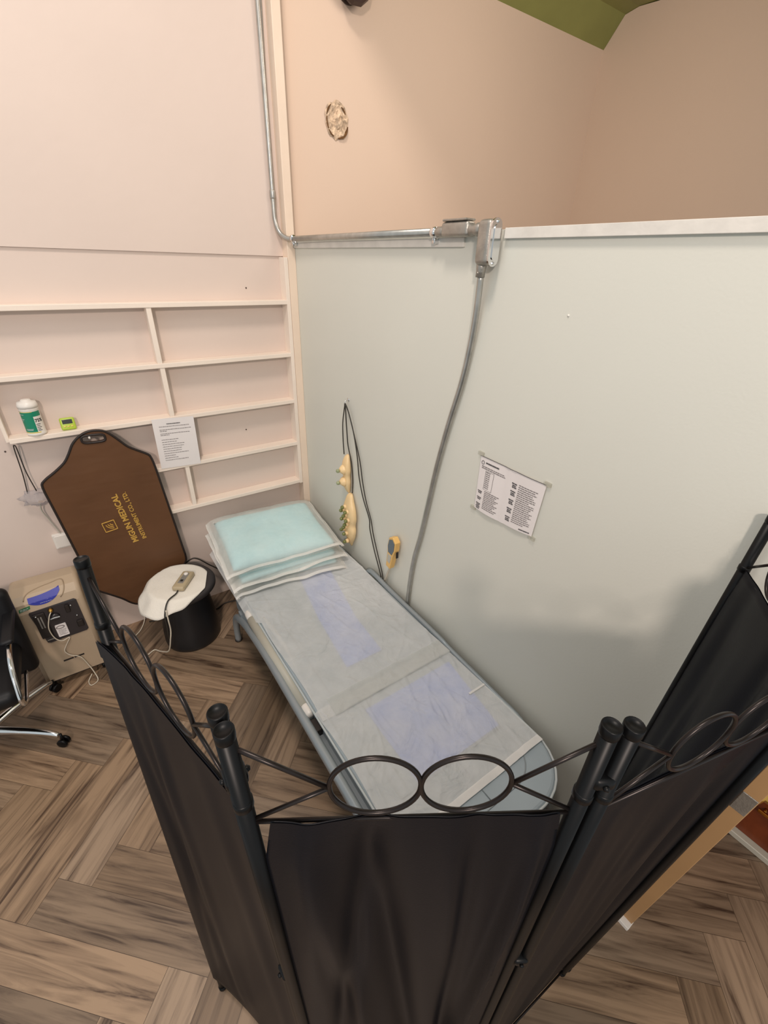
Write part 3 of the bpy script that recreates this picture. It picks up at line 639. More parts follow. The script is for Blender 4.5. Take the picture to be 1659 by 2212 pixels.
bm = B(); tube(bm, [V((x, y, BZ+0.0005)) for x, y in rrect(BX0+0.10, BX1-0.10, BY0+0.10, BY1-0.1, 0.13, 0.05)], 0.0025, 6, True); obj('stitched_seam', bm, M['rail'], mt_, True)
bm = B(); tube(bm, [V((BX0+0.105, -2.14, BZ+.001)), V((BX1-0.105, -2.14, BZ+.001))], 0.0022, 6); tube(bm, [V((-0.40, -2.335, BZ+.001)), V((-0.40, -2.14, BZ+.001))], 0.0022, 6); obj('stitched_seam', bm, M['rail'], mt_, True)
def strip(x):  # blue treatment strip
    bm = B(); prism(bm, x, lambda u, v, q: V((u, v, q)), BZ-0.002, BZ+0.004); return bm
obj('centre_strip', strip([(-0.42, -0.75), (-0.22, -0.75), (-0.315, -1.25), (-0.33, -1.52), (-0.53, -1.52), (-0.49, -1.15)]), M['bedblue'], mt_, label='periwinkle blue strip')
obj('centre_strip', strip([(-0.58, -1.76), (-0.10, -1.76), (-0.15, -2.13), (-0.58, -2.13)]), M['bedblue'], mt_, label='periwinkle blue panel')
bm = B(); prism(bm, rrect(-0.79, -0.065, -2.36, -0.62, 0.15, 0.06), lambda u, v, q: V((u, v, q)), 0.38, 0.452); obj('under_tray', bm, M['rail'], t)
# curved rails that bend down into legs at head and foot
for s_, x0 in ((-1, -0.808), (1, -0.038)):
    o_ = x0
    pts = [(o_-s_*0.022, -0.54, 0.012), (o_-s_*0.020, -0.553, 0.12), (o_-s_*0.018, -0.60, 0.235), (o_-s_*0.014, -0.70, 0.315), (o_-s_*0.008, -0.86, 0.395), (o_, -1.05, 0.455), (o_, -1.25, 0.475), (o_, -1.6, 0.478), (o_, -2.0, 0.478), (o_, -2.18, 0.46), (o_-s_*0.01, -2.32, 0.34), (o_-s_*0.014, -2.38, 0.16), (o_-s_*0.014, -2.385, 0.012)]
    if s_ > 0: pts = [(-0.038, -0.93, 0.012), (-0.038, -0.925, 0.25), (-0.038, -0.93, 0.46), (-0.038, -0.955, 0.525), (-0.038, -1.02, 0.540), (-0.038, -1.2, 0.528), (-0.038, -1.6, 0.522), (-0.038, -1.70, 0.512), (-0.038, -2.0, 0.50), (-0.038, -2.18, 0.48), (-0.042, -2.32, 0.34), (-0.042, -2.38, 0.16), (-0.042, -2.385, 0.012)]
    bm = B(); tube(bm, spl(pts, 6), 0.020 if s_ < 0 else 0.013, 12, ry=0.025 if s_ < 0 else 0.016, up=(1, 0, 0)); lg = obj('side_rail', bm, M['rail'], t, True)
    for yy in ((-0.54 if s_ < 0 else -0.93), -2.385):
        bm = B(); lathe(bm, [(0.022, 0.0), (0.024, 0.005), (0.022, 0.014)], (pts[0][0], yy, 0), 18); obj('rubber_foot', bm, M['slot'], lg, True)
bm = B()
bm.free()
for y in (-0.75, -1.5, -2.15): obj('cross_bar', box(B(), -0.80, -0.03, y-.02, y+.02, 0.37, 0.40), M['rail'], t)
# hand roller strip beside the sheet
bm = B(); tube(bm, [V((-0.781, -0.93, 0.484)), V((-0.781, -1.58, 0.484))], 0.026, 14); hr = obj('hand_rail', bm, M['bolster'], t, True)
for y in (-0.90, -1.60):
    bm = B(); lathe(bm, [(0.015, -0.04), (0.022, -0.03), (0.0245, 0), (0.022, 0.03), (0.014, 0.04)], (-0.779, y, 0.484), 18, (0, 1, 0)); obj('end_cap', bm, M['white'], hr, True)
bm = B(); box(bm, -0.80, -0.762, -1.72, -1.655, 0.455, 0.492, 0.006, 2); obj('dark_notch', bm, M['slot'], t, label='dark notch at the rail')  # dark box stands in for the shaded gap past the roller end

# disposable sheets
def creases(seed, n, x0, x1, y0, y1):
    r_ = random.Random(seed); L_ = []
    for _ in range(n):
        cx_, cy_ = r_.uniform(x0, x1), r_.uniform(y0, y1); a = r_.gauss(1.75, 0.55); l = r_.uniform(0.05, 0.26)
        L_.append((cx_, cy_, cos(a), sin(a), l, r_.uniform(0.0015, 0.0052), r_.uniform(0.006, 0.012), r_.uniform(-2, 2)))
    return L_
def crease_h(L_, x, y):
    h = 0
    for cx_, cy_, ca, sa, l, hh, w_, cv in L_:
        dx, dy = x-cx_, y-cy_; t_ = dx*ca+dy*sa
        if abs(t_) > l: continue
        q_ = -dx*sa+dy*ca+cv*t_*t_
        if abs(q_) < 3*w_: h += hh*math.exp(-(q_/w_)**2)*(1-(t_/l)**2)
    return h
CR = {2.0: creases(21, 46, -0.78, -0.05, -1.7, -0.7), 9.0: creases(33, 60, -0.78, -0.05, -2.27, -1.66)}
def sheet_fn(x0f, x1f, y0, y1, zb, seed, drop=0.0):
    def f(u, v):
        y = y1+(y0-y1)*v; xa = x0f(y); xb = x1f(y); x = xa+(xb-xa)*u
        z = zb+0.004+0.0035*noise.noise(V((x*7, y*5, seed)))+0.003*noise.noise(V((x*18, y*12, seed)))+crease_h(CR[seed], x, y)
        e = u*(xb-xa)
        if x < BX0+0.004: z -= (BX0+0.004-x)*0.95+0.003
        return V((x, y, z))
    return f
bm = B()
def xl1(y):
    if y > -0.95: return -0.80
    if y > -1.03: return -0.80+(-0.95-y)/0.08*0.042
    return -0.758+0.006*sin((y+1.0)*9)
grid(bm, 130, 240, sheet_fn(xl1, lambda y: -0.058+0.006*sin(y*6)-0.02*max(0, sin((y+.8)*2.4))*(1 if y > -1.5 else 0), -1.715, -0.20, BZ+0.008, 2.0, 0.035))
s1 = top('bed_sheet', bm, M['sheet'], 'thin white disposable sheet over the head half of the grey bed', 'sheet', True)
bm = B(); grid(bm, 60, 4, sheet_fn(lambda y: -0.70, lambda y: -0.056, -1.722, -1.63, BZ+0.0105, 2.0)); obj('hem', bm, M['hem'], s1, True)
bm = B()
def folds(zb, lst):
    b_ = B()
    for pts in lst: tube(b_, spl([V((x, y, zb)) for x, y in pts], 5), lambda q: 0.0016+0.0045*sin(pi*q), 6, ry=0.0025, up=(0, 1, 0.01))
    return b_
# loose pleat along the left side
b_ = B()
pl = spl([(-0.735, -0.99, .522), (-0.725, -1.12, .519), (-0.722, -1.25, .518), (-0.735, -1.42, .516), (-0.748, -1.60, .512)], 6)
for i in range(2):
    pass
tube(b_, pl, lambda q: 0.003+0.012*sin(pi*min(1, q*1.4+.05))*(1-q*.5), 8, ry=0.006, up=(1, 0, 0))
obj('fold', b_, M['sheet'], s1, True)
bm = B()
grid(bm, 150, 130, sheet_fn(lambda y: -0.762+0.007*sin(y*9), lambda y: -0.056, -2.275, -1.655, BZ+0.003, 9.0, 0.004))
s2 = top('bed_sheet', bm, M['sheet'], 'thin white disposable sheet over the foot half of the grey bed', 'sheet', True)
bm = B(); grid(bm, 40, 2, sheet_fn(lambda y: -0.758, lambda y: -0.053, -2.278, -2.25, BZ+0.006, 9.0)); obj('hem', bm, M['coverseam'], s2, True)
bm = B(); box(bm, -0.15, -0.055, -1.958, -1.948, BZ+0.007, BZ+0.013, 0.001, 1); obj('fold', bm, M['coverseam'], s2)

# ================================================================== PILLOWS (three, stacked)
def pillow(c, w, d, h, rot, tilt, lab, ext=(0.05, 0.06), seed=0):
    t = thing('pillow', lab, 'pillow', c, 'pillows stacked at the head of the bed')
    R_ = Matrix.Rotation(rot, 3, 'Z') @ Matrix.Rotation(tilt, 3, 'X'); C_ = V(c)
    bm = B()
    for sg in (1, -1):
        def f(u, v):
            a, b = 2*u-1, 2*v-1
            k = (max(0, 1-a**6)*max(0, 1-b**6))**0.55
            x = a*w/2*(1-0.03*(1-abs(b))*abs(a)); y = b*d/2*(1-0.03*(1-abs(a))*abs(b))
            z = sg*h/2*k+0.006*noise.noise(V((x*9, y*9, seed+sg)))*k+0.003*noise.noise(V((x*30, y*12, seed)))*k
            return C_+R_ @ V((x, y, z+h/2))
        grid(bm, 36, 28, f)
    bmesh.ops.remove_doubles(bm, verts=bm.verts[:], dist=0.0008)
    obj('cushion', bm, M['cyan'], t, True)
    bm = B(); W2, D2 = w/2+ext[0], d/2+ext[1]
    def rim(a, b):
        fl_ = 0.014*noise.noise(V((a*3+seed, b*3, 1.7)))
        return fl_
    for sg in (1, -1):
        def g(u, v):
            a, b = 2*u-1, 2*v-1
            x = a*W2*(1+0.02*noise.noise(V((b*3, seed, 0)))); y = b*D2*(1+0.02*noise.noise(V((a*3, seed, 4))))
            ka = max(0, 1-(abs(x)/(w/2+0.03))**5); kb = max(0, 1-(abs(y)/(d/2+0.03))**5)
            k = (ka*kb)**0.5
            droop = -0.02*(max(0, abs(x)-w/2)/ext[0])**2
            z = sg*(h/2+0.011)*k+sg*0.0012+rim(a, b)*(1-k)+0.005*noise.noise(V((x*11, y*11, seed+7)))*k+droop
            return C_+R_ @ V((x, y, z+h/2))
        grid(bm, 44, 36, g)
    cv = obj('cover', bm, M['cover'], t, True, label='translucent white nonwoven cover')
    bm = B()
    def seamline(p, q, wd):
        b3 = B()
        return b3
    # welded front and side seams
    for (ax0, ay0, ax1, ay1, wd) in ((-1, -1, 1, -1, (0, .022)), (-1, -1, -1, 1, (.020, 0)), (1, -1, 1, 1, (.020, 0))):
        def s(u, v):
            a = ax0+(ax1-ax0)*u; b = ay0+(ay1-ay0)*u
            x = a*W2*(1+0.02*noise.noise(V((b*3, seed, 0)))); y = b*D2*(1+0.02*noise.noise(V((a*3, seed, 4))))
            x2 = x-(a*wd[0]*v if wd[0] else 0); y2 = y-(b*wd[1]*v if wd[1] else 0)
            droop = -0.02*(max(0, abs(x)-w/2)/ext[0])**2
            z = rim(a, b)+droop+0.0028+0.002*v
            return C_+R_ @ V((x2, y2, z+h/2))
        grid(bm, 40, 2, s)
    obj('welded_seam', bm, M['coverseam'], cv, True)
    return t
pillow((-0.428, -0.475, 0.525), 0.60, 0.56, 0.060, radians(-7), radians(2), 'lowest of the three cyan pillows, its front seam lying on the sheet', (0.04, 0.065), 1.0)
pillow((-0.443, -0.465, 0.572), 0.60, 0.55, 0.055, radians(-2), radians(3), 'middle one of the three stacked cyan pillows, corner reaching toward the wall', (0.060, 0.045), 5.0)
pillow((-0.440, -0.445, 0.618), 0.63, 0.52, 0.100, radians(-5), radians(4), 'topmost cyan pillow of the stack in a translucent white cover', (0.045, 0.035), 8.0)

# ================================================================== WALL NOTICE
t = thing('wall_notice', 'creased two-page printed notice taped to the pale green wall', 'notice', (0, -1.845, 1.32))
c00, c10, c11, c01 = V((-0.004, -1.694, 1.319)), V((-0.004, -1.988, 1.332)), V((-0.004, -2.002, 1.548)), V((-0.004, -1.692, 1.549))
def nt_(u, v, o=0.0):
    p = (c00*(1-u)+c10*u)*(1-v)+(c01*(1-u)+c11*u)*v
    bul = 0.006*sin(pi*min(1, u*2))*(1-v)*1.0+0.004*sin(pi*max(0, u*2-1))
    sag = -0.006*sin(pi*u)*(1-v)
    return p+V((-0.002-bul-o-(0.003 if abs(u-.5) < .02 else 0), 0, sag))
bm = B(); grid(bm, 24, 8, nt_); pg_ = obj('page', bm, M['paper'], t, True)
bm = B(); rows = []
for k in range(14): rows.append((.08+.0*k, .0, 0))
def N_(u, v): return nt_(u, v, 0.0012)
b3 = B()
rw = [(.04, .42, .83), (.04, .44, .80)]
for k in range(11): rw.append((.15, .40-.03*(k % 3), .40-.032*k))
for k in range(9): rw.append((.13+.0, .20, .75-.035*k))
for k in range(20): rw.append((.66, .93-.05*(k % 4 == 3)-.03*(k % 3 == 1), .80-.036*k))
dashes(b3, N_, rw, .014, .006, .03); obj('printed_text', b3, M['ink'], pg_, recalc=False)
b3 = B(); dashes(b3, N_, [(.10, .32, .90)], .025, .003, .04)
for v0 in (.36, .24, .12, .06): dashes(b3, N_, [(.03, .11, v0), (.04, .10, v0-.03)], .02, .004, .03)
for v0 in (.78, .64, .48, .32, .16): dashes(b3, N_, [(.55, .63, v0), (.56, .62, v0-.035), (.56, .63, v0-.065)], .022, .004, .03)
dashes(b3, N_, [(.80, .96, .035)], .02, .003, .05)
obj('printed_headings', b3, M['inkdark'], pg_, recalc=False)
b3 = B(); tube(b3, [N_(.05+.022*cos(a), .90+.032*sin(a)) for a in [2*pi*k/20 for k in range(20)]], 0.0009, 4, True); tube(b3, [N_(.12, .78), N_(.26, .78), N_(.26, .44), N_(.12, .44)], 0.0006, 4, True); obj('printed_emblem', b3, M['inkdark'], pg_)
b3 = B(); tube(b3, [nt_(u/10, 1.0, .0015)+V((0, 0, .001)) for u in range(11)], 0.0012, 5); obj('bound_edge', b3, M['inkdark'], pg_)
for (y, z, s) in ((-1.69, 1.556, 1), (-2.005, 1.552, -1), (-1.688, 1.314, 1), (-1.99, 1.325, -1)):
    bm = B(); prism(bm, [(y-.013, z-.008), (y+.013, z-.006), (y+.013, z+.008), (y-.013, z+.007)], lambda u, v, q: V((q, u, v)), -0.0085, -0.0005); obj('tape', bm, M['tape'], t)

# ================================================================== CONDUIT
t = thing('electrical_conduit', 'galvanised metal conduit with two junction bodies running down the corner and wall', 'conduit', (-0.05, -0.8, 0.1))
bm = B(); tube(bm, spl([(-0.090, -0.028, 4.25), (-0.090, -0.028, 3.3), (-0.090, -0.028, 2.7), (-0.090, -0.028, 2.47), (-0.088, -0.03, 2.38), (-0.075, -0.05, 2.325), (-0.055, -0.085, 2.30), (-0.034, -0.115, 2.295)]), 0.0125, 12); obj('corner_pipe', bm, M['galv'], t, True)
bm = B(); lathe(bm, [(0.015, -0.02), (0.016, -0.015), (0.016, 0.015), (0.015, 0.02)], (-0.090, -0.028, 2.50), 16); obj('coupling', bm, M['galv'], t, True)
bm = B(); tube(bm, spl([(-0.064, -0.014, 4.2), (-0.066, -0.014, 3.4), (-0.075, -0.016, 3.0)]), 0.005, 8); obj('thin_pipe', bm, M['galv'], t, True)
bm = B(); tube(bm, [V((-0.034, -0.105, 2.295)), V((-0.026, -0.5, 2.297)), V((-0.026, -1.38, 2.298))], 0.0135, 14); obj('wall_pipe', bm, M['galv'], t, True)
for y, x in ((-0.13, -0.033), (-1.335, -0.026)):
    bm = B(); lathe(bm, [(0.0165, -0.012), (0.018, -0.008), (0.018, 0.008), (0.0165, 0.012)], (x, y, 2.2975), 18, (0, 1, 0)); box(bm, x-.004, x+.022, y-.008, y+.008, 2.262, 2.284, .001, 1); ball(bm, (x-.004, y, 2.276), .005, 1); obj('strap', bm, M['chrome'], t, True)
bm = B(); lathe(bm, [(0.0145, 0), (0.017, 0.004), (0.017, 0.035), (0.0145, 0.04)], (-0.027, -1.352, 2.298), 18, (0, -1, 0)); obj('coupling', bm, M['cast'], t, True)
bm = B(); obox(bm, (-0.030, -1.462, 2.303), V((0, 1, 0)), V((1, 0, 0)), V((0, 0, -1)), (0.135, 0.044, 0.046), 0.012, 3); j1 = obj('junction_body', bm, M['cast'], t, True)
bm = B(); obox(bm, (-0.030, -1.462, 2.330), V((0, 1, 0)), V((1, 0, 0)), V((0, 0, -1)), (0.118, 0.046, 0.007), 0.003, 2); obj('cover_plate', bm, M['cast'], j1)
bm = B(); lathe(bm, [(0.017, 0), (0.020, 0.006), (0.015, 0.02), (0.020, 0.034), (0.017, 0.06)], (-0.030, -1.525, 2.300), 18, (0, -1, 0)); obj('coupling', bm, M['cast'], t, True)
bm = B(); obox(bm, (-0.041, -1.616, 2.262), V((1, 0, 0)), V((0, 1, 0)), V((0, 0, 1)), (0.048, 0.060, 0.128), 0.016, 4); j2 = obj('junction_body', bm, M['cast'], t, True)
def stad(w_, h_, n=10): return [(w_/2*cos(radians(a)), (h_-w_)/2+w_/2*sin(radians(a))) for a in range(0, 181, 180//n)]+[(-w_/2*cos(radians(a)), -(h_-w_)/2-w_/2*sin(radians(a))) for a in range(0, 181, 180//n)]
bm = B(); prism(bm, stad(0.046, 0.134), lambda u, v, q: V((-0.041+u, q, 2.262+v)), -1.646, -1.652); cp = obj('cover_plate', bm, M['chrome'], j2)
bm = B(); prism(bm, stad(0.022, 0.098), lambda u, v, q: V((-0.041+u, q, 2.262+v)), -1.652, -1.655)
for dz in (.057, -.057): ball(bm, (-0.041, -1.653, 2.262+dz), 0.005, 1)
obj('cover_boss', bm, M['chrome'], j2)
bm = B(); lathe(bm, [(0.018, 0), (0.017, 0.012), (0.016, 0.020), (0.0155, 0.022), (0.0155, 0.042), (0.012, 0.042)], (-0.036, -1.600, 2.205), 18, (0, 0.03, -1)); ball(bm, (-0.053, -1.603, 2.176), 0.0045, 1); obj('coupling', bm, M['cast'], t, True)
bm = B(); tube(bm, spl([(-0.034, -1.600, 2.175), (-0.024, -1.59, 2.05), (-0.016, -1.572, 1.93), (-0.014, -1.548, 1.80), (-0.014, -1.50, 1.62), (-0.014, -1.455, 1.42), (-0.014, -1.42, 1.22), (-0.014, -1.385, 1.02), (-0.014, -1.345, 0.84), (-0.014, -1.325, 0.66), (-0.0135, -1.318, 0.50), (-0.0135, -1.315, 0.08)]), 0.0112, 14); obj('drop_pipe', bm, M['galv'], t, True)

# ================================================================== MASSAGERS ON THE HOOK
bm = B(); lathe(bm, [(0.010, 0), (0.010, 0.003), (0.004, 0.005)], (0.0, -0.662, 1.520), 14, (-1, 0, 0)); tube(bm, spl([(-0.004, -0.662, 1.520), (-0.020, -0.662, 1.515), (-0.026, -0.662, 1.503), (-0.022, -0.662, 1.495), (-0.03, -0.662, 1.50)]), 0.0025, 6)
top('wall_hook', bm, M['chrome'], 'small metal hook on the green wall holding two dark cords', 'hook', True)
def lobes(bm, cy_, cz_, lst, dx):
    """stack of superellipse rings along z, lst = (z, half width y, depth)"""
    rings = []
    n = 20
    for (z, hw, dp, yo) in lst:
        ring = []
        for k in range(n):
            a = 2*pi*k/n; ca, sa = cos(a), sin(a)
            ring.append(bm.verts.new(V((dx-dp/2-dp/2*(abs(ca)**.7)*(1 if ca > 0 else -1), cy_+yo+hw*(abs(sa)**.7)*(1 if sa > 0 else -1), cz_+z))))
        rings.append(ring)
    for A, C in zip(rings, rings[1:]):
        for k in range(n): bm.faces.new((A[k], A[(k+1) % n], C[(k+1) % n], C[k]))
    bm.faces.new(rings[0][::-1]); bm.faces.new(rings[-1])
def curve_lst(keys, n=5):
    return [(p.x, p.y, p.z, 0.0) for p in spl([V(k) for k in keys], n)]
t = thing('handheld_massager', 'upper cream massager with two green stone tips hanging on the green wall', 'massager', (-0.01, -0.665, 0.935), 'massagers hanging by cords on the wall')
bm = B(); lobes(bm, -0.668, 0.945, curve_lst([(0, .014, .012), (.03, .026, .026), (.075, .036, .036), (.115, .030, .032), (.155, .037, .038), (.20, .032, .034), (.235, .02, .022), (.25, .008, .010)]), -0.006); obj('body', bm, M['cream'], t, True)
for z in (1.020, 1.100):
    bm = B(); lathe(bm, [(0.032, 0), (0.029, 0.012), (0.018, 0.026), (0.011, 0.032)], (-0.034, -0.660, z), 22, (-1, 0, 0)); dm = obj('dome', bm, M['cream'], t, True)
    bm = B(); ball(bm, (-0.078, -0.660, z), 0.0125, 3); obj('stone_tip', bm, M['jadelt'], dm, True, label='polished green stone ball')
t2 = thing('handheld_massager', 'lower cream massager with clustered green stone balls beside the pillows', 'massager', (-0.01, -0.72, 0.56), 'massagers hanging by cords on the wall')
bm = B()
lst = [(a, b, c_, 0.0) for a, b, c_, d_ in curve_lst([(0, .008, .010), (.035, .022, .026), (.09, .048, .040), (.14, .056, .044), (.18, .048, .040), (.23, .062, .046), (.29, .058, .046), (.34, .038, .036), (.37, .026, .026), (.385, .012, .014)])]
lst = [(z, hw, dp, -0.015*sin(pi*z/.385)) for z, hw, dp, _ in lst]
lobes(bm, -0.700, 0.565, lst, -0.006); obj('body', bm, M['cream'], t2, True)
bm = B(); obox(bm, (-0.038, -0.700, 0.905), V((0, 1, 0)), V((0.3, 0, 0.95)).normalized(), V((-0.95, 0, 0.3)).normalized(), (0.016, 0.036, 0.003), 0.0015, 1); obj('badge', bm, M['screenprint'], t2)
for (y, z) in ((-0.690, .862), (-0.672, .832), (-0.722, .840), (-0.702, .806), (-0.678, .775), (-0.730, .782), (-0.715, .748), (-0.700, .722), (-0.672, .692), (-0.705, .675), (-0.712, .620)):
    bm = B(); lathe(bm, [(0.016, 0), (0.014, 0.012), (0.008, 0.018)], (-0.044, y, z), 14, (-1, 0, 0)); dm = obj('mount', bm, M['cream'], t2, True)
    bm = B(); ball(bm, (-0.070, y, z), 0.0125, 2); obj('stone_ball', bm, M['jade'], dm, True, label='dark green stone ball')
for par, lab, pts in ((t, 'dark cord', [(-0.024, -0.660, 1.500), (-0.018, -0.648, 1.48), (-0.02, -0.628, 1.38), (-0.02, -0.628, 1.28), (-0.022, -0.640, 1.19)]),
                 (t2, 'dark cord', [(-0.026, -0.664, 1.502), (-0.024, -0.668, 1.47), (-0.02, -0.672, 1.35), (-0.012, -0.672, 1.25), (-0.008, -0.70, 1.16), (-0.006, -0.712, 1.05), (-0.008, -0.71, .955)]),
                 (t, 'dark cord', [(-0.024, -0.666, 1.503), (-0.018, -0.69, 1.46), (-0.012, -0.735, 1.35), (-0.010, -0.77, 1.22), (-0.010, -0.79, 1.10), (-0.010, -0.835, 0.98), (-0.010, -0.905, 0.87), (-0.010, -0.915, 0.80), (-0.010, -0.965, 0.68), (-0.010, -1.02, 0.58), (-0.012, -1.05, 0.53)]),
                 (t2, 'dark cord', [(-0.026, -0.668, 1.501), (-0.020, -0.70, 1.45), (-0.012, -0.745, 1.33), (-0.010, -0.80, 1.20), (-0.010, -0.83, 1.08), (-0.010, -0.87, 0.97), (-0.010, -0.925, 0.87), (-0.010, -0.950, 0.79), (-0.010, -1.00, 0.68), (-0.010, -1.05, 0.58), (-0.012, -1.07, 0.53)])):
    obj('power_cord', tube(B(), spl(pts), 0.0034, 6), M['cord'], par, True, label=lab)

# yellow handset in a bracket
t = thing('handset', 'yellow handheld controller with slate screen mounted on the wall above the bed rail', 'controller', (-0.02, -1.17, 0.65))
hz = V((0, 0.17, -0.98)).normalized(); hyy = V((0, -0.98, -0.17)).normalized(); hn = V((-1, 0, 0))
hc_ = V((-0.024, -1.178, 0.810))
def hs(u, v, q): return hc_+hyy*u-hz*v+hn*q
bm = B(); prism(bm, [(-.030, .075), (.0, .095), (.030, .075), (.034, .02), (.024, -.03), (.019, -.125), (-.019, -.125), (-.024, -.03), (-.034, .02)], hs, -0.012, 0.022)
bmesh.ops.recalc_face_normals(bm, faces=bm.faces[:]); bmesh.ops.bevel(bm, geom=bm.edges[:], offset=0.003, segments=2, profile=0.5, affect='EDGES'); obj('case', bm, M['amber'], t)
bm = B(); prism(bm, [(-.024, .066), (.0, .082), (.024, .066), (.027, .02), (.016, -.018), (-.016, -.018), (-.027, .02)], hs, 0.021, 0.0245); obj('display', bm, M['screenprint'], t)
bm = B(); prism(bm, [(-.015, -.03), (.015, -.03), (.013, -.085), (-.013, -.085)], hs, 0.021, 0.0242); obj('key_area', bm, M['bolster'], t)
bm = B(); box(bm, -0.034, -0.018, -1.217, -1.2115, 0.775, 0.815, 0.002, 1); obj('side_slot', bm, M['slot'], t)
bm = B(); tube(bm, spl([hs(0, -.12, 0), (-0.016, -1.140, 0.66), (-0.014, -1.115, 0.60), (-0.013, -1.09, 0.53)]), 0.0055, 8); obj('stem', bm, M['whitecord'], t, True)

# ================================================================== FOLDING SCREEN
SCN = thing('folding_screen', 'black four-panel folding privacy screen with ring-topped frames around the bed', 'folding screen', (-0.9, -2.5, 0))
def fpanel(a_top, a_foot, b_top, b_foot, phase, amp=0.012, flip=1, over=0.0, ztop=1.536, seed=0.0, dz=0.0, over_b=0.0, zbot=0.085):
    at, af, bt, bf = [V((p[0], p[1], 0)) for p in (a_top, a_foot, b_top, b_foot)]
    H = 1.72; W0 = (bt-at).length
    def pos(s, z, off=0.0):
        k = z/H; a = af.lerp(at, k); b = bf.lerp(bt, k); d = (b-a).normalized(); nn = V((-d.y, d.x, 0))
        return a+(b-a)*(s/0.463)+nn*off+V((0, 0, z))
    ends = (0, 0.463)
    for s in ends:
        bm = B(); tube(bm, [pos(s, 0.012), pos(s, 0.6), pos(s, 1.2), pos(s, 1.712)], 0.0118, 16); po = obj('post', bm, M['black'], SCN, True)
        bm = B(); d_ = (pos(s, 1.72)-pos(s, 1.5)).normalized(); lathe(bm, [(0.0118, -0.004), (0.0126, 0.0), (0.0127, 0.012), (0.0120, 0.0135), (0.0108, 0.0135), (0.0104, 0.0120), (0.0001, 0.0122)], pos(s, 1.708), 22, d_); obj('end_cap', bm, M['black'], po, True)
        bm = B(); lathe(bm, [(0.0135, 0), (0.0135, 0.015)], pos(s, 0.0), 16); obj('foot_cap', bm, M['black'], po, True)
        bm = B(); lathe(bm, [(0.0118, -0.008), (0.0134, -0.006), (0.0134, 0.006), (0.0118, 0.008)], pos(s, 1.575), 18, d_); obj('collar', bm, M['black'], po, True)
    for cs in (0.176, 0.2975):
        bm = B(); ring = [pos(cs+0.0605*cos(a), 1.603+dz+0.0605*sin(a)) for a in [2*pi*k/48 for k in range(48)]]; tube(bm, ring, 0.0036, 8, True); obj('ring', bm, M['wire'], SCN, True)
    for p, q in (((0.010, 1.685), (0.1155, 1.603)), ((0.010, 1.537), (0.1155, 1.603)), ((0.453, 1.685), (0.358, 1.603)), ((0.453, 1.537), (0.358, 1.603))):
        bm = B(); a, b = pos(p[0], p[1]+dz), pos(q[0], q[1]+dz); tube(bm, [a, b], 0.0033, 8); obj('brace_bar', bm, M['wire'], SCN, True)
    for z in (1.530+dz, zbot-0.012):
        bm = B(); tube(bm, [pos(0.006, z), pos(0.457, z)], 0.0034, 8); obj('rail', bm, M['wire'], SCN, True)
    bm = B(); rnd_ = random.Random(int(phase*10)+3)
    hs_ = [(rnd_.uniform(0.05, 0.95), rnd_.uniform(0.03, 0.08), rnd_.uniform(-1, 1), rnd_.uniform(-.35, .35)) for _ in range(9)]
    def f(u, v):
        z = zbot+(ztop+dz-zbot)*v
        s0, s1 = 0.012-over, 0.451+over_b
        # chamfered upper corners
        ch = max(0, (z-1.44-dz)/0.088)
        s = (s0+0.018*ch*(over == 0))+(s1-s0-0.030*ch*(over == 0))*u
        edge = min(1, min(u, 1-u)*9); vert = sin(pi*min(1, max(0, (1-v)*3.2+0.0))/2) if v > .7 else 1
        vb = min(1, v*8)
        o = 0
        for (c_, w_, a_, dr) in hs_:
            x = (u-c_-dr*(0.85-v))/w_; o += a_*math.exp(-x*x)
        o += 0.35*noise.noise(V((u*3+phase, v*2.4, seed)))
        off = flip*(0.004+amp*o*edge*(0.12+0.88*vert)*vb)
        if over: off += flip*(0.012)*(1-u)**6
        if over_b: off += flip*(0.014)*u**6
        return pos(s, z, off)
    grid(bm, 72, 64, f)
    fb = obj('fabric_panel', bm, M['fabric'], SCN, True)
    md = fb.modifiers.new('thickness', 'SOLIDIFY'); md.thickness = 0.0015
    bm = B(); grid(bm, 60, 3, lambda u, v: f(u, 1.0-0.028*v)+(f(u, .9)-f(u, .95)).normalized()*0+V((0, 0, .0008))+0.0022*(pos(.2, 1.5, -1)-pos(.2, 1.5, 0))*1.0*1.0)
    obj('hem', bm, M['fabric'], fb, True)
    return pos
A_t, A_f = (-1.324, -1.962), (-1.366, -2.085)
B_t, B_f = (-1.215, -2.405), (-1.196, -2.488)
C_t, C_f = (-1.216, -2.433), (-1.190, -2.516)
D_t, D_f = (-0.827, -2.684), (-0.828, -2.694)
E_t, E_f = (-0.803, -2.699), (-0.806, -2.708)
F_t, F_f = (-0.365, -2.824), (-0.358, -2.728)
G_t, G_f = (-0.338, -2.826), (-0.330, -2.732)
H_t, H_f = (-0.024, -2.595), (-0.034, -2.546)
fpanel(A_t, A_f, B_t, B_f, 1.0, 0.009, -1, over=0.024, seed=2)
p2 = fpanel(C_t, C_f, D_t, D_f, 2.3, 0.032, -1, seed=5)
fpanel(E_t, E_f, F_t, F_f, 3.1, 0.011, 1, seed=8, zbot=0.045)
fpanel(G_t, G_f, H_t, H_f, 4.2, 0.010, 1, seed=11, dz=0.045)
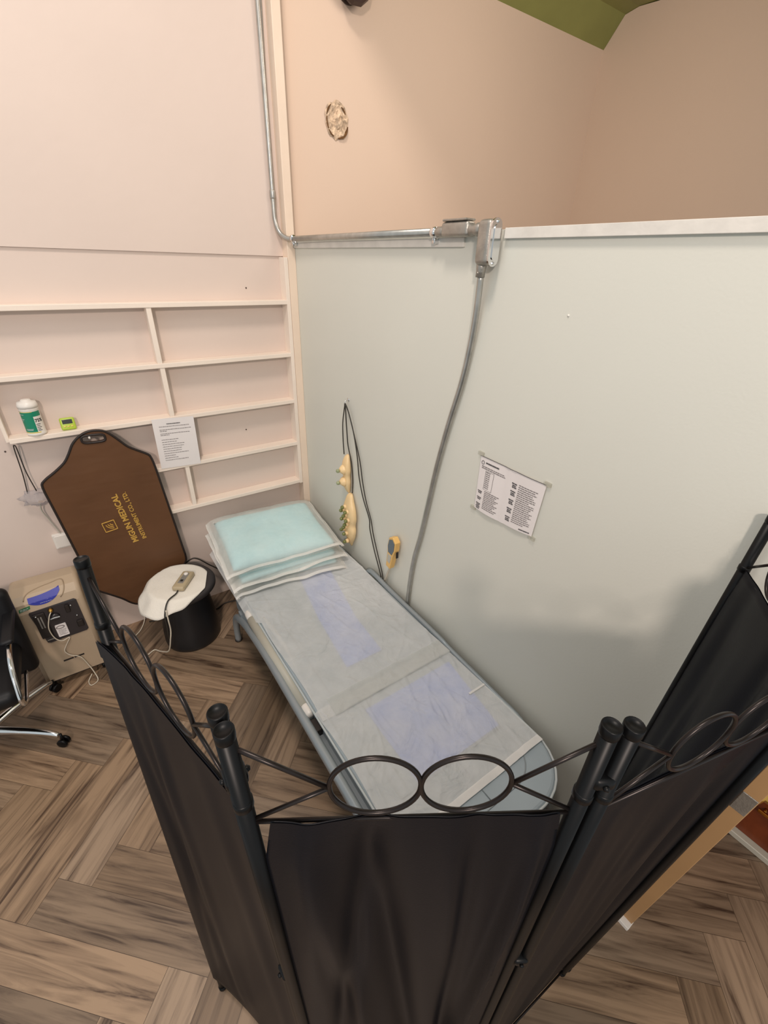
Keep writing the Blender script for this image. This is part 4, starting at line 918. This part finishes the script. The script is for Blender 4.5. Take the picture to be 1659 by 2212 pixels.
for (a, b, c_, d_) in ((B_t, B_f, C_t, C_f), (D_t, D_f, E_t, E_f), (F_t, F_f, G_t, G_f)):
    for z in ((1.615, 1.0, 0.35) if a is not F_t else (1.615,)):
        k = z/1.72; p = V((*b, 0)).lerp(V((*a, 0)), k); q = V((*d_, 0)).lerp(V((*c_, 0)), k)
        dd = (q-p).normalized(); nn = V((-dd.y, dd.x, 0)); m_ = (p+q)/2+V((0, 0, z))
        bm = B(); obox(bm, m_, dd, nn, V((0, 0, 1)), (0.030, 0.030, 0.022), 0.006, 2); ball(bm, m_+nn*0.016, 0.005, 1); ball(bm, m_-nn*0.016, 0.005, 1); obj('hinge', bm, M['black'], SCN, True)

# ================================================================== BEYOND THE DOOR
t = thing('mahogany_cabinet', 'glossy reddish brown cabinet with brass rail beyond the open door', 'cabinet', (0.85, -2.9, 0))
bm = B(); box(bm, 0.685, 1.15, -3.9, -2.80, 0.03, 1.0, 0.004, 2); obj('body', bm, M['maho'], t)
bm = B(); box(bm, 0.655, 0.69, -3.9, -2.80, 0.0, 0.03, 0.003, 1); obj('plinth', bm, M['bolster'], t, label='pale plinth strip on the floor')
bm = B(); tube(bm, [V((0.655, -3.8, 0.24)), V((0.655, -2.90, 0.24))], 0.009, 10); tube(bm, [V((0.655, -2.92, 0.24)), V((0.69, -2.92, 0.24))], 0.006, 8); tube(bm, [V((0.655, -3.7, 0.24)), V((0.69, -3.7, 0.24))], 0.006, 8); obj('brass_rail', bm, M['brass'], t, True)

t = thing('wall_fixture', 'dark brown rounded metal fixture high on the beige wall, cut by the photo top', 'fixture', (0.41, -0.04, 3.28))
bm = B(); lathe(bm, [(0.05, 0.0), (0.055, 0.03), (0.085, 0.05), (0.095, 0.075), (0.088, 0.10), (0.05, 0.12), (0.0001, 0.125)], (0.41, 0.0, 3.405), 11, (0, -1, 0)); obj('shade', bm, M['darkbrown'], t)
bm = B(); lathe(bm, [(0.07, 0.0), (0.07, 0.012), (0.05, 0.016)], (0.41, 0.0, 3.405), 24, (0, -1, 0)); obj('mount_plate', bm, M['darkbrown'], t, True)
